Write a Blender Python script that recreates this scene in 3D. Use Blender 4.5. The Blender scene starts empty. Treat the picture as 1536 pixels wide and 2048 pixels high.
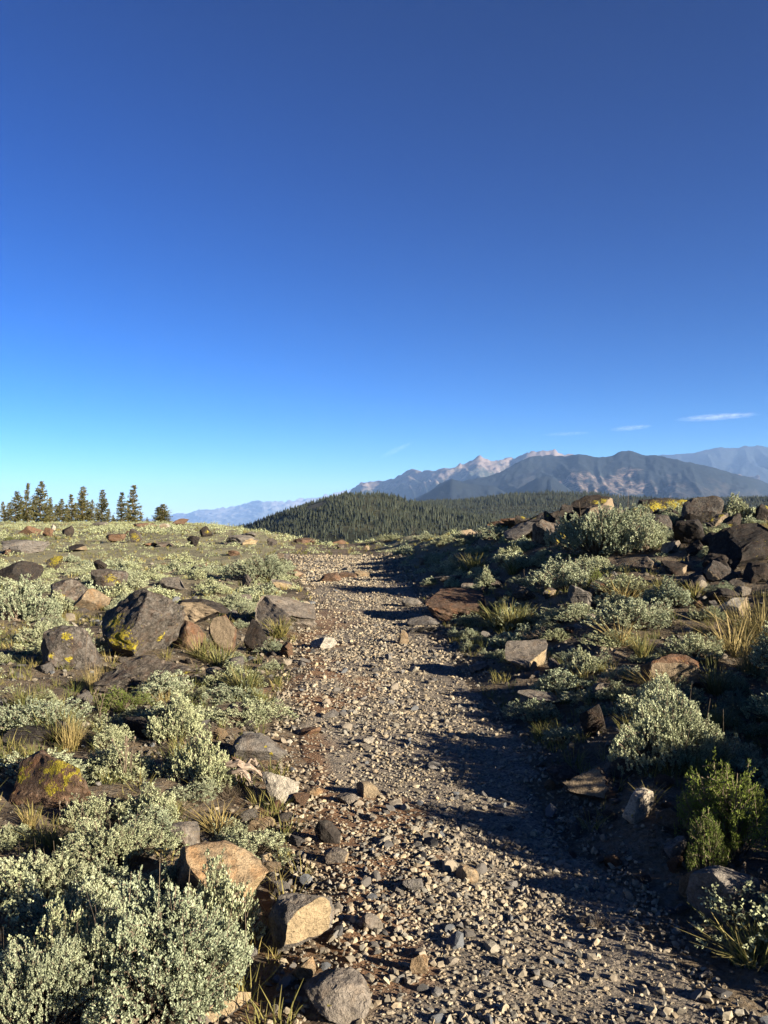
import bpy, bmesh, math, random
import numpy as np
from mathutils import Vector, Matrix

# ------------------------------------------------------------------ camera, sky, sun, exposure
SC = bpy.context.scene
COL = SC.collection
F_PX, CX, CY, EYE = 1717.0, 768.0, 1024.0, 1.5      # lens of the photograph in its own pixels, eye height in metres

cam_data = bpy.data.cameras.new('camera')
cam = bpy.data.objects.new('camera', cam_data)
COL.objects.link(cam)
cam.location = (0, 0, EYE)
cam.rotation_euler = (math.radians(90), 0, 0)
cam_data.sensor_fit = 'VERTICAL'
cam_data.angle = 2 * math.atan(1024 / F_PX)
cam_data.clip_start = 0.05
cam_data.clip_end = 400000
SC.camera = cam

SUN_EL, SUN_AZ = math.radians(16), math.radians(33)   # low sun, from the right and a little behind the camera
SUN_DIR = Vector((math.cos(SUN_AZ) * math.cos(SUN_EL), -math.sin(SUN_AZ) * math.cos(SUN_EL), math.sin(SUN_EL)))

world = bpy.data.worlds.new('World')
SC.world = world
world.use_nodes = True
wn = world.node_tree.nodes
wl = world.node_tree.links
wn.clear()
sky = wn.new('ShaderNodeTexSky')
sky.sky_type = 'NISHITA'
sky.sun_disc = False
sky.sun_elevation = SUN_EL
sky.sun_rotation = math.atan2(SUN_DIR.x, SUN_DIR.y)
sky.altitude = 2600
sky.air_density = 1.0
sky.dust_density = 0.0
sky.ozone_density = 4.1
# one grade for the whole sky (the camera's own contrast and colour), Nishita at 0.1 going in
hsv = wn.new('ShaderNodeHueSaturation')
hsv.inputs['Saturation'].default_value = 1.27
lev = wn.new('ShaderNodeVectorMath')
lev.operation = 'SCALE'
lev.inputs[3].default_value = 0.1
gam = wn.new('ShaderNodeGamma')
gam.inputs['Gamma'].default_value = 1.5
bg = wn.new('ShaderNodeBackground')
bg.inputs['Strength'].default_value = 0.43
wo = wn.new('ShaderNodeOutputWorld')
wl.new(sky.outputs[0], hsv.inputs['Color'])
wl.new(hsv.outputs[0], lev.inputs[0])
wl.new(lev.outputs[0], gam.inputs['Color'])
wl.new(gam.outputs[0], bg.inputs['Color'])
wl.new(bg.outputs[0], wo.inputs['Surface'])

sun_data = bpy.data.lights.new('sun', 'SUN')
sun_data.energy = 5.0
sun_data.angle = math.radians(0.5)
sun_data.color = (1.0, 0.89, 0.72)
sun = bpy.data.objects.new('sun', sun_data)
COL.objects.link(sun)
sun.location = SUN_DIR * 50
sun.rotation_euler = SUN_DIR.to_track_quat('Z', 'Y').to_euler()

SC.view_settings.view_transform = 'Standard'
SC.view_settings.look = 'None'
SC.view_settings.gamma = 1.0
SC.view_settings.use_curve_mapping = False
SC.view_settings.exposure = 2.25
SC.render.engine = 'CYCLES'
SC.cycles.max_bounces = 5
SC.cycles.diffuse_bounces = 2
SC.cycles.glossy_bounces = 1
SC.cycles.transmission_bounces = 3
SC.cycles.transparent_max_bounces = 6
SC.cycles.volume_bounces = 2
SC.cycles.caustics_reflective = False
SC.cycles.caustics_refractive = False
SC.cycles.use_denoising = True
try:
    SC.cycles.denoiser = 'OPENIMAGEDENOISE'
except Exception:
    pass

rng = np.random.default_rng(20)
random.seed(5)

# ------------------------------------------------------------------ numeric noise
def _hash(ix, iy, iz, seed):
    h = (ix.astype(np.int64) * 374761393 + iy.astype(np.int64) * 668265263 + iz.astype(np.int64) * 2147483647 + seed * 974711) & 0xffffffff
    h = ((h ^ (h >> 13)) * 1274126177) & 0xffffffff
    h = ((h ^ (h >> 16)) * 2246822519) & 0xffffffff
    return ((h ^ (h >> 15)) & 0xffff) / 32767.5 - 1.0

def noise3(p, seed=0):
    p = np.asarray(p, float)
    i = np.floor(p).astype(np.int64)
    f = p - i
    w = f * f * f * (f * (f * 6 - 15) + 10)
    r = 0
    for dx in (0, 1):
        wx = w[:, 0] if dx else 1 - w[:, 0]
        for dy in (0, 1):
            wy = w[:, 1] if dy else 1 - w[:, 1]
            for dz in (0, 1):
                wz = w[:, 2] if dz else 1 - w[:, 2]
                r = r + wx * wy * wz * _hash(i[:, 0] + dx, i[:, 1] + dy, i[:, 2] + dz, seed)
    return r

def fbm3(p, octaves=4, seed=0, gain=0.5, lac=2.03):
    p = np.asarray(p, float)
    a, r = 1.0, 0
    for k in range(octaves):
        r = r + a * noise3(p, seed + 17 * k)
        p = p * lac + 3.7
        a *= gain
    return r

def noise2(x, y, s=1.0, seed=0, octaves=1):
    x, y = np.broadcast_arrays(np.asarray(x, float), np.asarray(y, float))
    p = np.stack([x.ravel() / s, y.ravel() / s, np.zeros(x.size)], 1)
    r = fbm3(p, octaves, seed) if octaves > 1 else noise3(p, seed)
    return r.reshape(x.shape)

def ridged2(x, y, s, seed=0, octaves=5):
    x, y = np.broadcast_arrays(np.asarray(x, float), np.asarray(y, float))
    p = np.stack([x.ravel() / s, y.ravel() / s, np.zeros(x.size)], 1)
    a, r = 1.0, 0
    for k in range(octaves):
        r = r + a * (1 - 2 * np.abs(noise3(p, seed + 31 * k)))
        p = p * 2.07 + 5.1
        a *= 0.5
    return r.reshape(x.shape)

def smooth(a, b, x):
    t = np.clip((np.asarray(x, float) - a) / (b - a), 0, 1)
    return t * t * (3 - 2 * t)

# ------------------------------------------------------------------ mesh and object helpers
def make_mesh(name, verts, faces, mat=None, smooth_shade=False, attrs=None, colors=None):
    """faces: (n,3) or (n,4) integer array, or a list of such arrays"""
    if not isinstance(faces, (list, tuple)):
        faces = [faces]
    faces = [np.asarray(f, np.int32) for f in faces if len(f)]
    me = bpy.data.meshes.new(name)
    verts = np.asarray(verts, np.float32)
    me.vertices.add(len(verts))
    me.vertices.foreach_set('co', verts.ravel())
    loops = np.concatenate([f.ravel() for f in faces])
    tot = np.concatenate([np.full(len(f), f.shape[1], np.int32) for f in faces])
    start = np.concatenate([[0], np.cumsum(tot)[:-1]]).astype(np.int32)
    me.loops.add(len(loops))
    me.loops.foreach_set('vertex_index', loops)
    me.polygons.add(len(tot))
    me.polygons.foreach_set('loop_start', start)
    if smooth_shade:
        me.polygons.foreach_set('use_smooth', np.ones(len(tot), bool))
    else:
        me.polygons.foreach_set('use_smooth', np.zeros(len(tot), bool))
    for k, v in (attrs or {}).items():
        a = me.attributes.new(k, 'FLOAT', 'POINT')
        a.data.foreach_set('value', np.asarray(v, np.float32))
    if colors is not None:
        a = me.color_attributes.new('tint', 'FLOAT_COLOR', 'POINT')
        c = np.ones((len(verts), 4), np.float32)
        c[:, :3] = colors
        a.data.foreach_set('color', c.ravel())
    me.update(calc_edges=True)
    if mat is not None:
        me.materials.append(mat)
    return me

def link(name, mesh, parent=None, loc=None, rot=None, scale=None):
    o = bpy.data.objects.new(name, mesh)
    COL.objects.link(o)
    if parent is not None:
        o.parent = parent
    if loc is not None:
        o.location = loc
    if rot is not None:
        o.rotation_euler = rot
    if scale is not None:
        o.scale = scale
    return o

def tag(o, label=None, cat=None, group=None, kind=None):
    if label: o['label'] = label
    if cat: o['category'] = cat
    if group: o['group'] = group
    if kind: o['kind'] = kind
    return o

def copy_of(o, parent=None):
    c = o.copy()
    COL.objects.link(c)
    if parent is not None:
        c.parent = parent
    return c

def grid_faces(nr, nc):
    i = np.arange(nr - 1)[:, None] * nc + np.arange(nc - 1)[None, :]
    return np.stack([i, i + 1, i + nc + 1, i + nc], -1).reshape(-1, 4)

def merged(meshes_v, meshes_f, which, pos, rotz, scl, tilt=None):
    """many transformed copies of a few vertex/face arrays as one array; scl (n,3)"""
    V, Fs, idx, off = [], [], [], 0
    for k in range(len(meshes_v)):
        sel = np.where(which == k)[0]
        if not len(sel):
            continue
        v = meshes_v[k][None] * scl[sel][:, None, :]
        if tilt is not None:
            ax, an = tilt[0][sel], tilt[1][sel]
            c, s = np.cos(an)[:, None], np.sin(an)[:, None]
            ca, sa = np.cos(ax)[:, None], np.sin(ax)[:, None]
            x = v[..., 0] * ca + v[..., 1] * sa
            y = -v[..., 0] * sa + v[..., 1] * ca
            z = v[..., 2]
            y, z = y * c - z * s, y * s + z * c
            v = np.stack([x * ca - y * sa, x * sa + y * ca, z], -1)
        c, s = np.cos(rotz[sel])[:, None], np.sin(rotz[sel])[:, None]
        v = np.stack([v[..., 0] * c - v[..., 1] * s, v[..., 0] * s + v[..., 1] * c, v[..., 2]], -1) + pos[sel][:, None, :]
        n = meshes_v[k].shape[0]
        f = meshes_f[k][None] + (np.arange(len(sel)) * n)[:, None, None] + off
        V.append(v.reshape(-1, 3)); Fs.append(f.reshape(-1, meshes_f[k].shape[1])); idx.append(np.repeat(sel, n))
        off += len(sel) * n
    by = {}
    for f in Fs:
        by.setdefault(f.shape[1], []).append(f)
    return np.concatenate(V), [np.concatenate(x) for x in by.values()], np.concatenate(idx)

# ------------------------------------------------------------------ materials
class N:
    """tiny node builder"""
    def __init__(self, name):
        self.m = bpy.data.materials.new(name)
        self.m.use_nodes = True
        self.t = self.m.node_tree
        self.t.nodes.clear()
        self.out = self.t.nodes.new('ShaderNodeOutputMaterial')
    def n(self, typ, **kw):
        nd = self.t.nodes.new(typ)
        for k, v in kw.items():
            setattr(nd, k, v)
        return nd
    def l(self, a, b):
        self.t.links.new(a, b)
    def val(self, sock, v):
        if hasattr(v, 'is_linked') or hasattr(v, 'node'):
            self.l(v, sock)
        elif v is not None:
            sock.default_value = v
    def noise(self, vec, scale, detail=4, rough=0.55, distortion=0.0):
        nd = self.n('ShaderNodeTexNoise')
        self.l(vec, nd.inputs['Vector'])
        nd.inputs['Scale'].default_value = scale
        nd.inputs['Detail'].default_value = detail
        nd.inputs['Roughness'].default_value = rough
        nd.inputs['Distortion'].default_value = distortion
        return nd.outputs['Fac']
    def voro(self, vec, scale, feature='F1', out='Distance'):
        nd = self.n('ShaderNodeTexVoronoi', feature=feature)
        self.l(vec, nd.inputs['Vector'])
        nd.inputs['Scale'].default_value = scale
        return nd.outputs[out]
    def ramp(self, fac, stops, interp='LINEAR'):
        nd = self.n('ShaderNodeValToRGB')
        nd.color_ramp.interpolation = interp
        e = nd.color_ramp.elements
        while len(e) < len(stops):
            e.new(0.5)
        for el, (p, c) in zip(e, stops):
            el.position = p
            el.color = (c, c, c, 1) if isinstance(c, (int, float)) else (*c, 1)
        self.l(fac, nd.inputs['Fac'])
        return nd.outputs['Color']
    def mix(self, fac, a, b, mode='MIX'):
        nd = self.n('ShaderNodeMix', data_type='RGBA', blend_type=mode)
        self.val(nd.inputs[0], fac)
        for s, v in ((nd.inputs[6], a), (nd.inputs[7], b)):
            if isinstance(v, tuple):
                s.default_value = (*v, 1)
            else:
                self.l(v, s)
        return nd.outputs[2]
    def math(self, op, a, b=None, clamp=False):
        nd = self.n('ShaderNodeMath', operation=op, use_clamp=clamp)
        self.val(nd.inputs[0], a)
        if b is not None:
            self.val(nd.inputs[1], b)
        return nd.outputs[0]
    def attr(self, name, out='Fac'):
        nd = self.n('ShaderNodeAttribute', attribute_name=name)
        return nd.outputs[out]
    def bump(self, height, strength, dist):
        nd = self.n('ShaderNodeBump')
        self.l(height, nd.inputs['Height'])
        nd.inputs['Strength'].default_value = strength
        nd.inputs['Distance'].default_value = dist
        return nd.outputs['Normal']
    def dim(self, color, k):
        if isinstance(color, tuple):
            return tuple(c * k for c in color)
        return self.mix(1.0, color, (k, k, k), 'MULTIPLY')
    def principled(self, color, rough=0.9, normal=None, spec=0.2, gain=0.60, **kw):
        color = self.dim(color, gain)
        nd = self.n('ShaderNodeBsdfPrincipled')
        if isinstance(color, tuple):
            nd.inputs['Base Color'].default_value = (*color, 1)
        else:
            self.l(color, nd.inputs['Base Color'])
        self.val(nd.inputs['Roughness'], rough)
        nd.inputs['Specular IOR Level'].default_value = spec
        if normal is not None:
            self.l(normal, nd.inputs['Normal'])
        self.l(nd.outputs[0], self.out.inputs['Surface'])
        return nd
    def obj(self, spread=40.0):
        """object coordinates, shifted by the object's own random number so copies differ"""
        tc = self.n('ShaderNodeTexCoord')
        oi = self.n('ShaderNodeObjectInfo')
        k = self.math('MULTIPLY', oi.outputs['Random'], spread)
        cb = self.n('ShaderNodeCombineXYZ')
        for s in cb.inputs:
            self.l(k, s)
        ad = self.n('ShaderNodeVectorMath', operation='ADD')
        self.l(tc.outputs['Object'], ad.inputs[0]); self.l(cb.outputs[0], ad.inputs[1])
        return ad.outputs[0], oi.outputs['Random']

def rock_material(name, base, alt, lichen_grey, rust, grey_amt=0.5, rust_amt=0.4, size=1.0, fresh=(0.36, 0.275, 0.18)):
    """weathered rock: two-tone base, pale grey crust lichen, rusty staining, and yellow lichen where the mesh carries it"""
    b = N(name)
    v, rnd = b.obj()
    n1 = b.noise(v, 5 / size, 5, 0.65)
    n2 = b.noise(v, 20 / size, 6, 0.7)
    n3 = b.noise(v, 110 / size, 5, 0.65)
    c = b.mix(b.ramp(n1, [(0.35, 0.0), (0.62, 1.0)]), base, alt)
    n5 = b.noise(v, 48 / size, 6, 0.75)
    c = b.mix(b.math('MULTIPLY', b.math('MULTIPLY', b.ramp(n5, [(0.50, 0.0), (0.58, 1.0)]), b.ramp(n1, [(0.35, 1.0), (0.6, 0.35)])), grey_amt), c, lichen_grey)
    n6 = b.noise(v, 13 / size, 6, 0.72, 0.8)
    c = b.mix(b.math('MULTIPLY', b.ramp(n6, [(0.53, 0.0), (0.59, 1.0)]), grey_amt * 0.7), c, lichen_grey)
    c = b.mix(b.ramp(n6, [(0.36, 0.75), (0.43, 0.0)]), c, tuple(q * 0.35 for q in base))
    n4 = b.noise(v, 9 / size, 5, 0.65, 0.6)
    c = b.mix(b.math('MULTIPLY', b.ramp(n4, [(0.50, 0.0), (0.64, 1.0)]), rust_amt), c, rust)
    g = b.ramp(n3, [(0.3, 0.62), (0.72, 1.25)])
    c = b.mix(1.0, c, g, 'MULTIPLY')
    vr = b.ramp(rnd, [(0.0, (0.82, 0.82, 0.85)), (0.5, (1.0, 0.98, 0.95)), (1.0, (1.14, 1.06, 0.98))])
    c = b.mix(1.0, c, vr, 'MULTIPLY')
    lm = b.attr('lichen')
    ln = b.noise(v, 30 / size, 6, 0.75)
    ls = b.math('ADD', b.math('MULTIPLY', lm, 0.78), b.math('MULTIPLY', b.math('SUBTRACT', ln, 0.5), 3.4))
    lf = b.ramp(ls, [(0.52, 0.0), (0.58, 1.0)])
    lc = b.ramp(n3, [(0.3, (0.17, 0.13, 0.02)), (0.5, (0.40, 0.32, 0.03)), (0.75, (0.52, 0.44, 0.08))])
    c = b.mix(lf, c, lc)
    fr = b.attr('fresh')
    ff = b.ramp(b.math('ADD', fr, b.math('MULTIPLY', b.math('SUBTRACT', n2, 0.5), 0.9)), [(0.45, 0.0), (0.60, 1.0)])
    c = b.mix(ff, c, b.mix(1.0, b.mix(n1, fresh, tuple(q * 0.7 for q in fresh)), g, 'MULTIPLY'))
    wv = b.n('ShaderNodeVectorMath', operation='MULTIPLY_ADD')
    b.l(v, wv.inputs[0]); wv.inputs[1].default_value = (1, 1, 1.9)
    cb2 = b.n('ShaderNodeCombineXYZ'); b.l(b.math('MULTIPLY', n1, 0.5), cb2.inputs[0]); b.l(b.math('MULTIPLY', n4, 0.3), cb2.inputs[2])
    b.l(cb2.outputs[0], wv.inputs[2])
    ck = b.voro(wv.outputs[0], 6 / size, 'DISTANCE_TO_EDGE')
    crack = b.ramp(ck, [(0.0, 0.0), (0.035, 1.0)])
    h = b.math('ADD', b.math('MULTIPLY', n2, 0.8), b.math('MULTIPLY', n3, 0.4))
    h = b.math('ADD', h, b.math('MULTIPLY', crack, 0.14))
    gr = b.ramp(n2, [(0.32, 0.55), (0.60, 1.15)])
    c = b.mix(0.7, c, gr, 'MULTIPLY')
    b.principled(c, 0.92, b.bump(h, 0.9, 0.022 * size), 0.15)
    return b.m

M = {}
M['dark'] = rock_material('dark_rock', (0.045, 0.040, 0.036), (0.105, 0.088, 0.072), (0.25, 0.23, 0.20), (0.15, 0.08, 0.045), 0.65, 0.30)
M['black'] = rock_material('black_rock', (0.022, 0.020, 0.019), (0.055, 0.045, 0.038), (0.11, 0.10, 0.085), (0.08, 0.04, 0.02), 0.35, 0.25)
M['brown'] = rock_material('brown_rock', (0.11, 0.070, 0.045), (0.19, 0.12, 0.075), (0.24, 0.20, 0.16), (0.24, 0.10, 0.04), 0.3, 0.4)
M['grey'] = rock_material('grey_rock', (0.13, 0.12, 0.11), (0.22, 0.20, 0.175), (0.30, 0.27, 0.22), (0.17, 0.11, 0.06), 0.5, 0.35, 1.0, (0.45, 0.34, 0.20))
M['tan'] = rock_material('tan_rock', (0.25, 0.18, 0.11), (0.36, 0.28, 0.18), (0.13, 0.11, 0.08), (0.40, 0.22, 0.09), 0.65, 0.45, 1.0, (0.50, 0.36, 0.20))
M['white'] = rock_material('white_rock', (0.38, 0.35, 0.29), (0.50, 0.46, 0.38), (0.17, 0.16, 0.14), (0.46, 0.33, 0.17), 0.5, 0.3)

def stone_material():
    b = N('stone')
    v, rnd = b.obj()
    n2 = b.noise(v, 40, 4, 0.6)
    c = b.ramp(rnd, [(0.0, (0.10, 0.094, 0.088)), (0.18, (0.15, 0.135, 0.118)), (0.36, (0.20, 0.185, 0.165)), (0.52, (0.26, 0.22, 0.17)),
                     (0.68, (0.15, 0.155, 0.16)), (0.82, (0.30, 0.25, 0.185)), (0.93, (0.34, 0.30, 0.23)), (1.0, (0.38, 0.30, 0.18))], 'CONSTANT')
    c = b.mix(1.0, c, b.ramp(n2, [(0.3, 0.6), (0.7, 1.25)]), 'MULTIPLY')
    b.principled(c, 0.9, b.bump(n2, 0.5, 0.01), 0.15)
    return b.m
M['stone'] = stone_material()

def tint_material(name, rough=0.9, grain=45.0, spec=0.15):
    """colour of each piece comes with its mesh; fine grain on top"""
    b = N(name)
    tc = b.n('ShaderNodeTexCoord')
    n = b.noise(tc.outputs['Object'], grain, 3, 0.6)
    c = b.mix(1.0, b.attr('tint', 'Color'), b.ramp(n, [(0.3, 0.62), (0.7, 1.22)]), 'MULTIPLY')
    b.principled(c, rough, b.bump(n, 0.4, 0.006), spec)
    return b.m
M['gravel'] = tint_material('gravel')

def leaf_material(name, a, bcol, transl=0.25, rnd_amt=True, rough=0.75, gain=0.79):
    b = N(name)
    oi = b.n('ShaderNodeObjectInfo')
    t = b.attr('tint', 'Fac')
    c = b.mix(t, a, bcol)
    if rnd_amt:
        c = b.mix(1.0, c, b.ramp(oi.outputs['Random'], [(0.0, (0.74, 0.78, 0.74)), (0.35, (1.0, 1.0, 0.95)), (0.7, (1.05, 1.02, 0.84)), (1.0, (1.16, 1.14, 1.08))]), 'MULTIPLY')
    c = b.dim(c, gain)
    p = b.principled(c, rough, None, 0.2, 1.0)
    tr = b.n('ShaderNodeBsdfTranslucent')
    b.l(c, tr.inputs['Color'])
    mx = b.n('ShaderNodeMixShader')
    mx.inputs[0].default_value = transl
    b.l(p.outputs[0], mx.inputs[1]); b.l(tr.outputs[0], mx.inputs[2])
    b.l(mx.outputs[0], b.out.inputs['Surface'])
    return b.m
M['sage'] = leaf_material('sage_leaf', (0.17, 0.192, 0.112), (0.435, 0.47, 0.315), 0.22)
M['green'] = leaf_material('green_leaf', (0.055, 0.085, 0.016), (0.19, 0.24, 0.045), 0.25)
M['grass'] = leaf_material('grass_blade', (0.085, 0.11, 0.030), (0.33, 0.27, 0.11), 0.30)
M['straw'] = leaf_material('straw_blade', (0.17, 0.15, 0.055), (0.44, 0.33, 0.15), 0.30)
M['needle'] = leaf_material('pine_needles', (0.050, 0.055, 0.018), (0.17, 0.145, 0.050), 0.25, gain=0.8)
M['forest'] = leaf_material('forest_needles', (0.016, 0.024, 0.013), (0.042, 0.047, 0.023), 0.0, gain=0.54)
M['petal'] = leaf_material('yellow_petal', (0.60, 0.47, 0.02), (0.72, 0.60, 0.05), 0.2)

def plain(name, c1, c2, scale, rough=0.9):
    b = N(name)
    v, rnd = b.obj(10)
    n = b.noise(v, scale, 4, 0.6)
    b.principled(b.mix(b.ramp(n, [(0.35, 0.0), (0.65, 1.0)]), c1, c2), rough, b.bump(n, 0.5, 0.01), 0.15)
    return b.m
M['twig'] = plain('sage_twig', (0.10, 0.075, 0.05), (0.22, 0.17, 0.12), 30)
M['bark'] = plain('pine_bark', (0.10, 0.075, 0.055), (0.22, 0.18, 0.14), 3)
def wood():
    b = N('weathered_wood')
    tc = b.n('ShaderNodeTexCoord')
    mp = b.n('ShaderNodeMapping')
    b.l(tc.outputs['Object'], mp.inputs['Vector'])
    mp.inputs['Scale'].default_value = (6, 60, 60)
    n = b.noise(mp.outputs[0], 1.5, 4, 0.6)
    b.principled(b.ramp(n, [(0.3, (0.16, 0.11, 0.075)), (0.5, (0.34, 0.26, 0.19)), (0.7, (0.46, 0.38, 0.30))]), 0.85, b.bump(n, 0.7, 0.01), 0.2)
    return b.m
M['wood'] = wood()
# ------------------------------------------------------------------ the lie of the land
# trail: centre and half width (metres) along y
TY = np.array([-6, 1.5, 2.5, 3.3, 4.2, 6.0, 9.0, 14.0, 20.0, 27.0, 34.0, 42.0, 60.0])
TL = np.array([-0.30, -0.28, -0.26, -0.28, -0.40, -0.68, -0.95, -1.10, -1.9, -2.8, -3.4, -4.2, -5.0])
TR = np.array([0.95, 0.95, 0.95, 0.92, 0.92, 0.85, 0.72, 0.58, 0.42, -0.05, -0.5, -1.4, -2.5])

def trail_c(y): return (np.interp(y, TY, TL) + np.interp(y, TY, TR)) / 2
def trail_w(y): return (np.interp(y, TY, TR) - np.interp(y, TY, TL)) / 2
def trail_d(x, y): return (x - trail_c(y)) / trail_w(y)      # -1 left edge, +1 right edge

CP = []
for y in (-5, -2, 1, 2.5, 3.3, 4.5, 6, 9, 14, 20, 27, 33):   # along the trail, nearly level
    z = np.interp(y, [0, 14, 20, 27, 33], [0, .04, .06, .06, .10])
    for f in (-1.0, 0.0, 0.9):
        CP.append((trail_c(y) + f * trail_w(y), y, z))
CP.append((-2.0, 37, .12)); CP.append((-2.2, 44, -.8)); CP.append((-2.4, 60, -4.5))
for y, zz in ((-4, .12), (2.5, .10), (4, .12), (6, .10), (9, .08), (14, .06), (20, .05), (30, .02)):   # the flat meadow on the left
    for f in (0.18, 0.45, 0.9):
        CP.append((-f * (y + 5) - 0.9, y, zz))
for a, D, py in ((-.55, 60, 1064), (-.35, 60, 1064), (-.2, 60, 1063), (-.13, 52, 1066), (-.45, 120, 1047), (-.3, 118, 1047), (-.23, 112, 1048), (-.17, 80, 1055),
                 (-.10, 50, 1075), (-.7, 120, 1047)):
    CP.append((a * D, D, EYE - (py - CY) / F_PX * D))
for px, py, D in ((1200, 1047, 20), (1300, 1043, 19.5), (1100, 1053, 21.5), (1400, 1039, 18.5), (1000, 1062, 25), (1200, 1053, 25), (300, 1051, 85), (100, 1051, 85), (200, 1058, 60), (-100, 1051, 85), (400, 1050, 85),
                  (1250, 1900, 2.95), (1480, 1700, 3.55), (1400, 1790, 3.25), (1360, 1490, 4.9), (1400, 1350, 6.6), (1280, 1240, 8.8), (1220, 1120, 13.0), (1200, 1045, 17.5), (1490, 1150, 10.5), (1500, 1035, 16.0),
                  (1340, 1045, 16.8), (1050, 1090, 16.8), (1000, 1055, 22.0), (900, 1110, 21.5), (880, 1078, 26.0), (810, 1074, 33.0), (740, 1082, 37.0), (1150, 1180, 11.0), (1050, 1205, 11.5), (1000, 1160, 14.5),
                  (915, 1250, 10.8), (1060, 1335, 7.8), (1080, 1425, 6.3), (1500, 1500, 5.0), (1500, 1300, 7.6)):
    CP.append(((px - CX) / F_PX * D, D, EYE - (py - CY) / F_PX * D))
CP += [(0.95, 4.1, .02), (1.22, 3.5, .10), (1.26, 4.1, .17), (1.32, 4.7, .20), (1.45, 5.4, .21), (1.5, 6.2, .20), (1.6, 2.2, .05), (2.0, 2.2, .10), (2.3, 3.2, .20), (2.6, 2.0, .18), (2.6, 1.0, .15), (2.8, 0, .15), (3.0, -3, .15), (4, 4, .5), (4.2, 6.5, .62), (4, 1.5, .35), (7, 9, 1.15), (9, 3, 1.0), (9, -3, .8), (12, 12, 1.4), (20, 8, 1.2), (8, 17, 1.45)]
for a, D, z in ((.45, 24, .8), (.45, 38, -1.0), (.3, 28, .5), (.25, 38, -.9), (.15, 40, -.6), (.1, 48, -1.4), (.05, 54, -2.6), (.03, 44, -.4), (.8, 25, 1.2), (.8, 48, -1.5), (1.3, 20, 1.2),
                (.6, 80, -8), (.25, 80, -8), (.0, 80, -8), (-.1, 80, -4.0), (-.1, 130, -14), (.1, 200, -34), (.6, 200, -34), (-.15, 200, -30),
                (-.25, 160, -3.2), (-.4, 170, -3.4), (-.6, 170, -3), (-.3, 260, -28), (-.7, 260, -28), (.3, 300, -55), (-.1, 300, -52)):
    CP.append((a * D, D, z))
CP = np.array(CP, float)

def _warp(x, y):
    s = np.sqrt(np.maximum(y, -7) ** 2 + 16)
    return np.stack([2.2 * np.arcsinh(x / s * 1.4), np.arcsinh(np.asarray(y, float) / 4) * 1.3], -1)

def _k(d2): return 0.5 * d2 * np.log(d2 + 1e-12)
_W = _warp(CP[:, 0], CP[:, 1])
_d2 = ((_W[:, None] - _W[None]) ** 2).sum(-1)
_n = len(CP)
_A = np.zeros((_n + 3, _n + 3))
_A[:_n, :_n] = _k(_d2) + np.eye(_n) * 0.004
_A[:_n, _n] = 1; _A[:_n, _n + 1:] = _W
_A[_n:, :_n] = _A[:_n, _n:].T
_h0 = np.sign(CP[:, 2]) * np.log1p(np.abs(CP[:, 2]))          # heights squashed so far drops do not ring into the near ground
_S = np.linalg.solve(_A, np.concatenate([_h0, np.zeros(3)]))

def H0(x, y):
    x, y = np.broadcast_arrays(np.asarray(x, float), np.asarray(y, float))
    w = _warp(x.ravel(), y.ravel())
    r = np.empty(len(w))
    for i in range(0, len(w), 20000):
        q = w[i:i + 20000]
        d2 = ((q[:, None] - _W[None]) ** 2).sum(-1)
        r[i:i + 20000] = _k(d2) @ _S[:_n] + _S[_n] + q @ _S[_n + 1:]
    r = np.sign(r) * np.expm1(np.minimum(np.abs(r), 5))
    return r.reshape(x.shape)

def H(x, y, fine=True):
    """height of the ground at (x, y)"""
    x, y = np.broadcast_arrays(np.asarray(x, float), np.asarray(y, float))
    z = H0(x, y)
    d = np.abs(trail_d(x, y))
    off = smooth(0.8, 1.5, d) * (1 - smooth(30, 60, y) * 0.3)
    far = np.clip(y / 12, 1, 4)
    z = z + off * (0.055 * noise2(x, y, 1.1, 3) + 0.03 * noise2(x, y, 0.37, 4)) * 1.0 + smooth(15, 50, y) * off * 0.10 * noise2(x, y, 6, 9) 
    z = z + off * 0.018 * noise2(x, y, 0.13, 5)
    z = z + (1 - off) * (0.020 * noise2(x, y, 0.7, 6) + 0.008 * noise2(x, y, 0.16, 7))
    return z

_DS = np.exp(np.linspace(math.log(2.0), math.log(160), 900))
def at(px, py, D=None):
    """the place on the ground seen at this point of the photograph: (x, y, z, metres per photo pixel)"""
    if D is None:
        x = (px - CX) / F_PX * _DS
        zr = EYE - (py - CY) / F_PX * _DS
        hit = np.where(H(x, _DS) >= zr)[0]
        D = _DS[hit[0]] if len(hit) else 40.0
    x = (px - CX) / F_PX * D
    return x, D, float(H(np.array([x]), np.array([D]))[0]), D / F_PX

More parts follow.
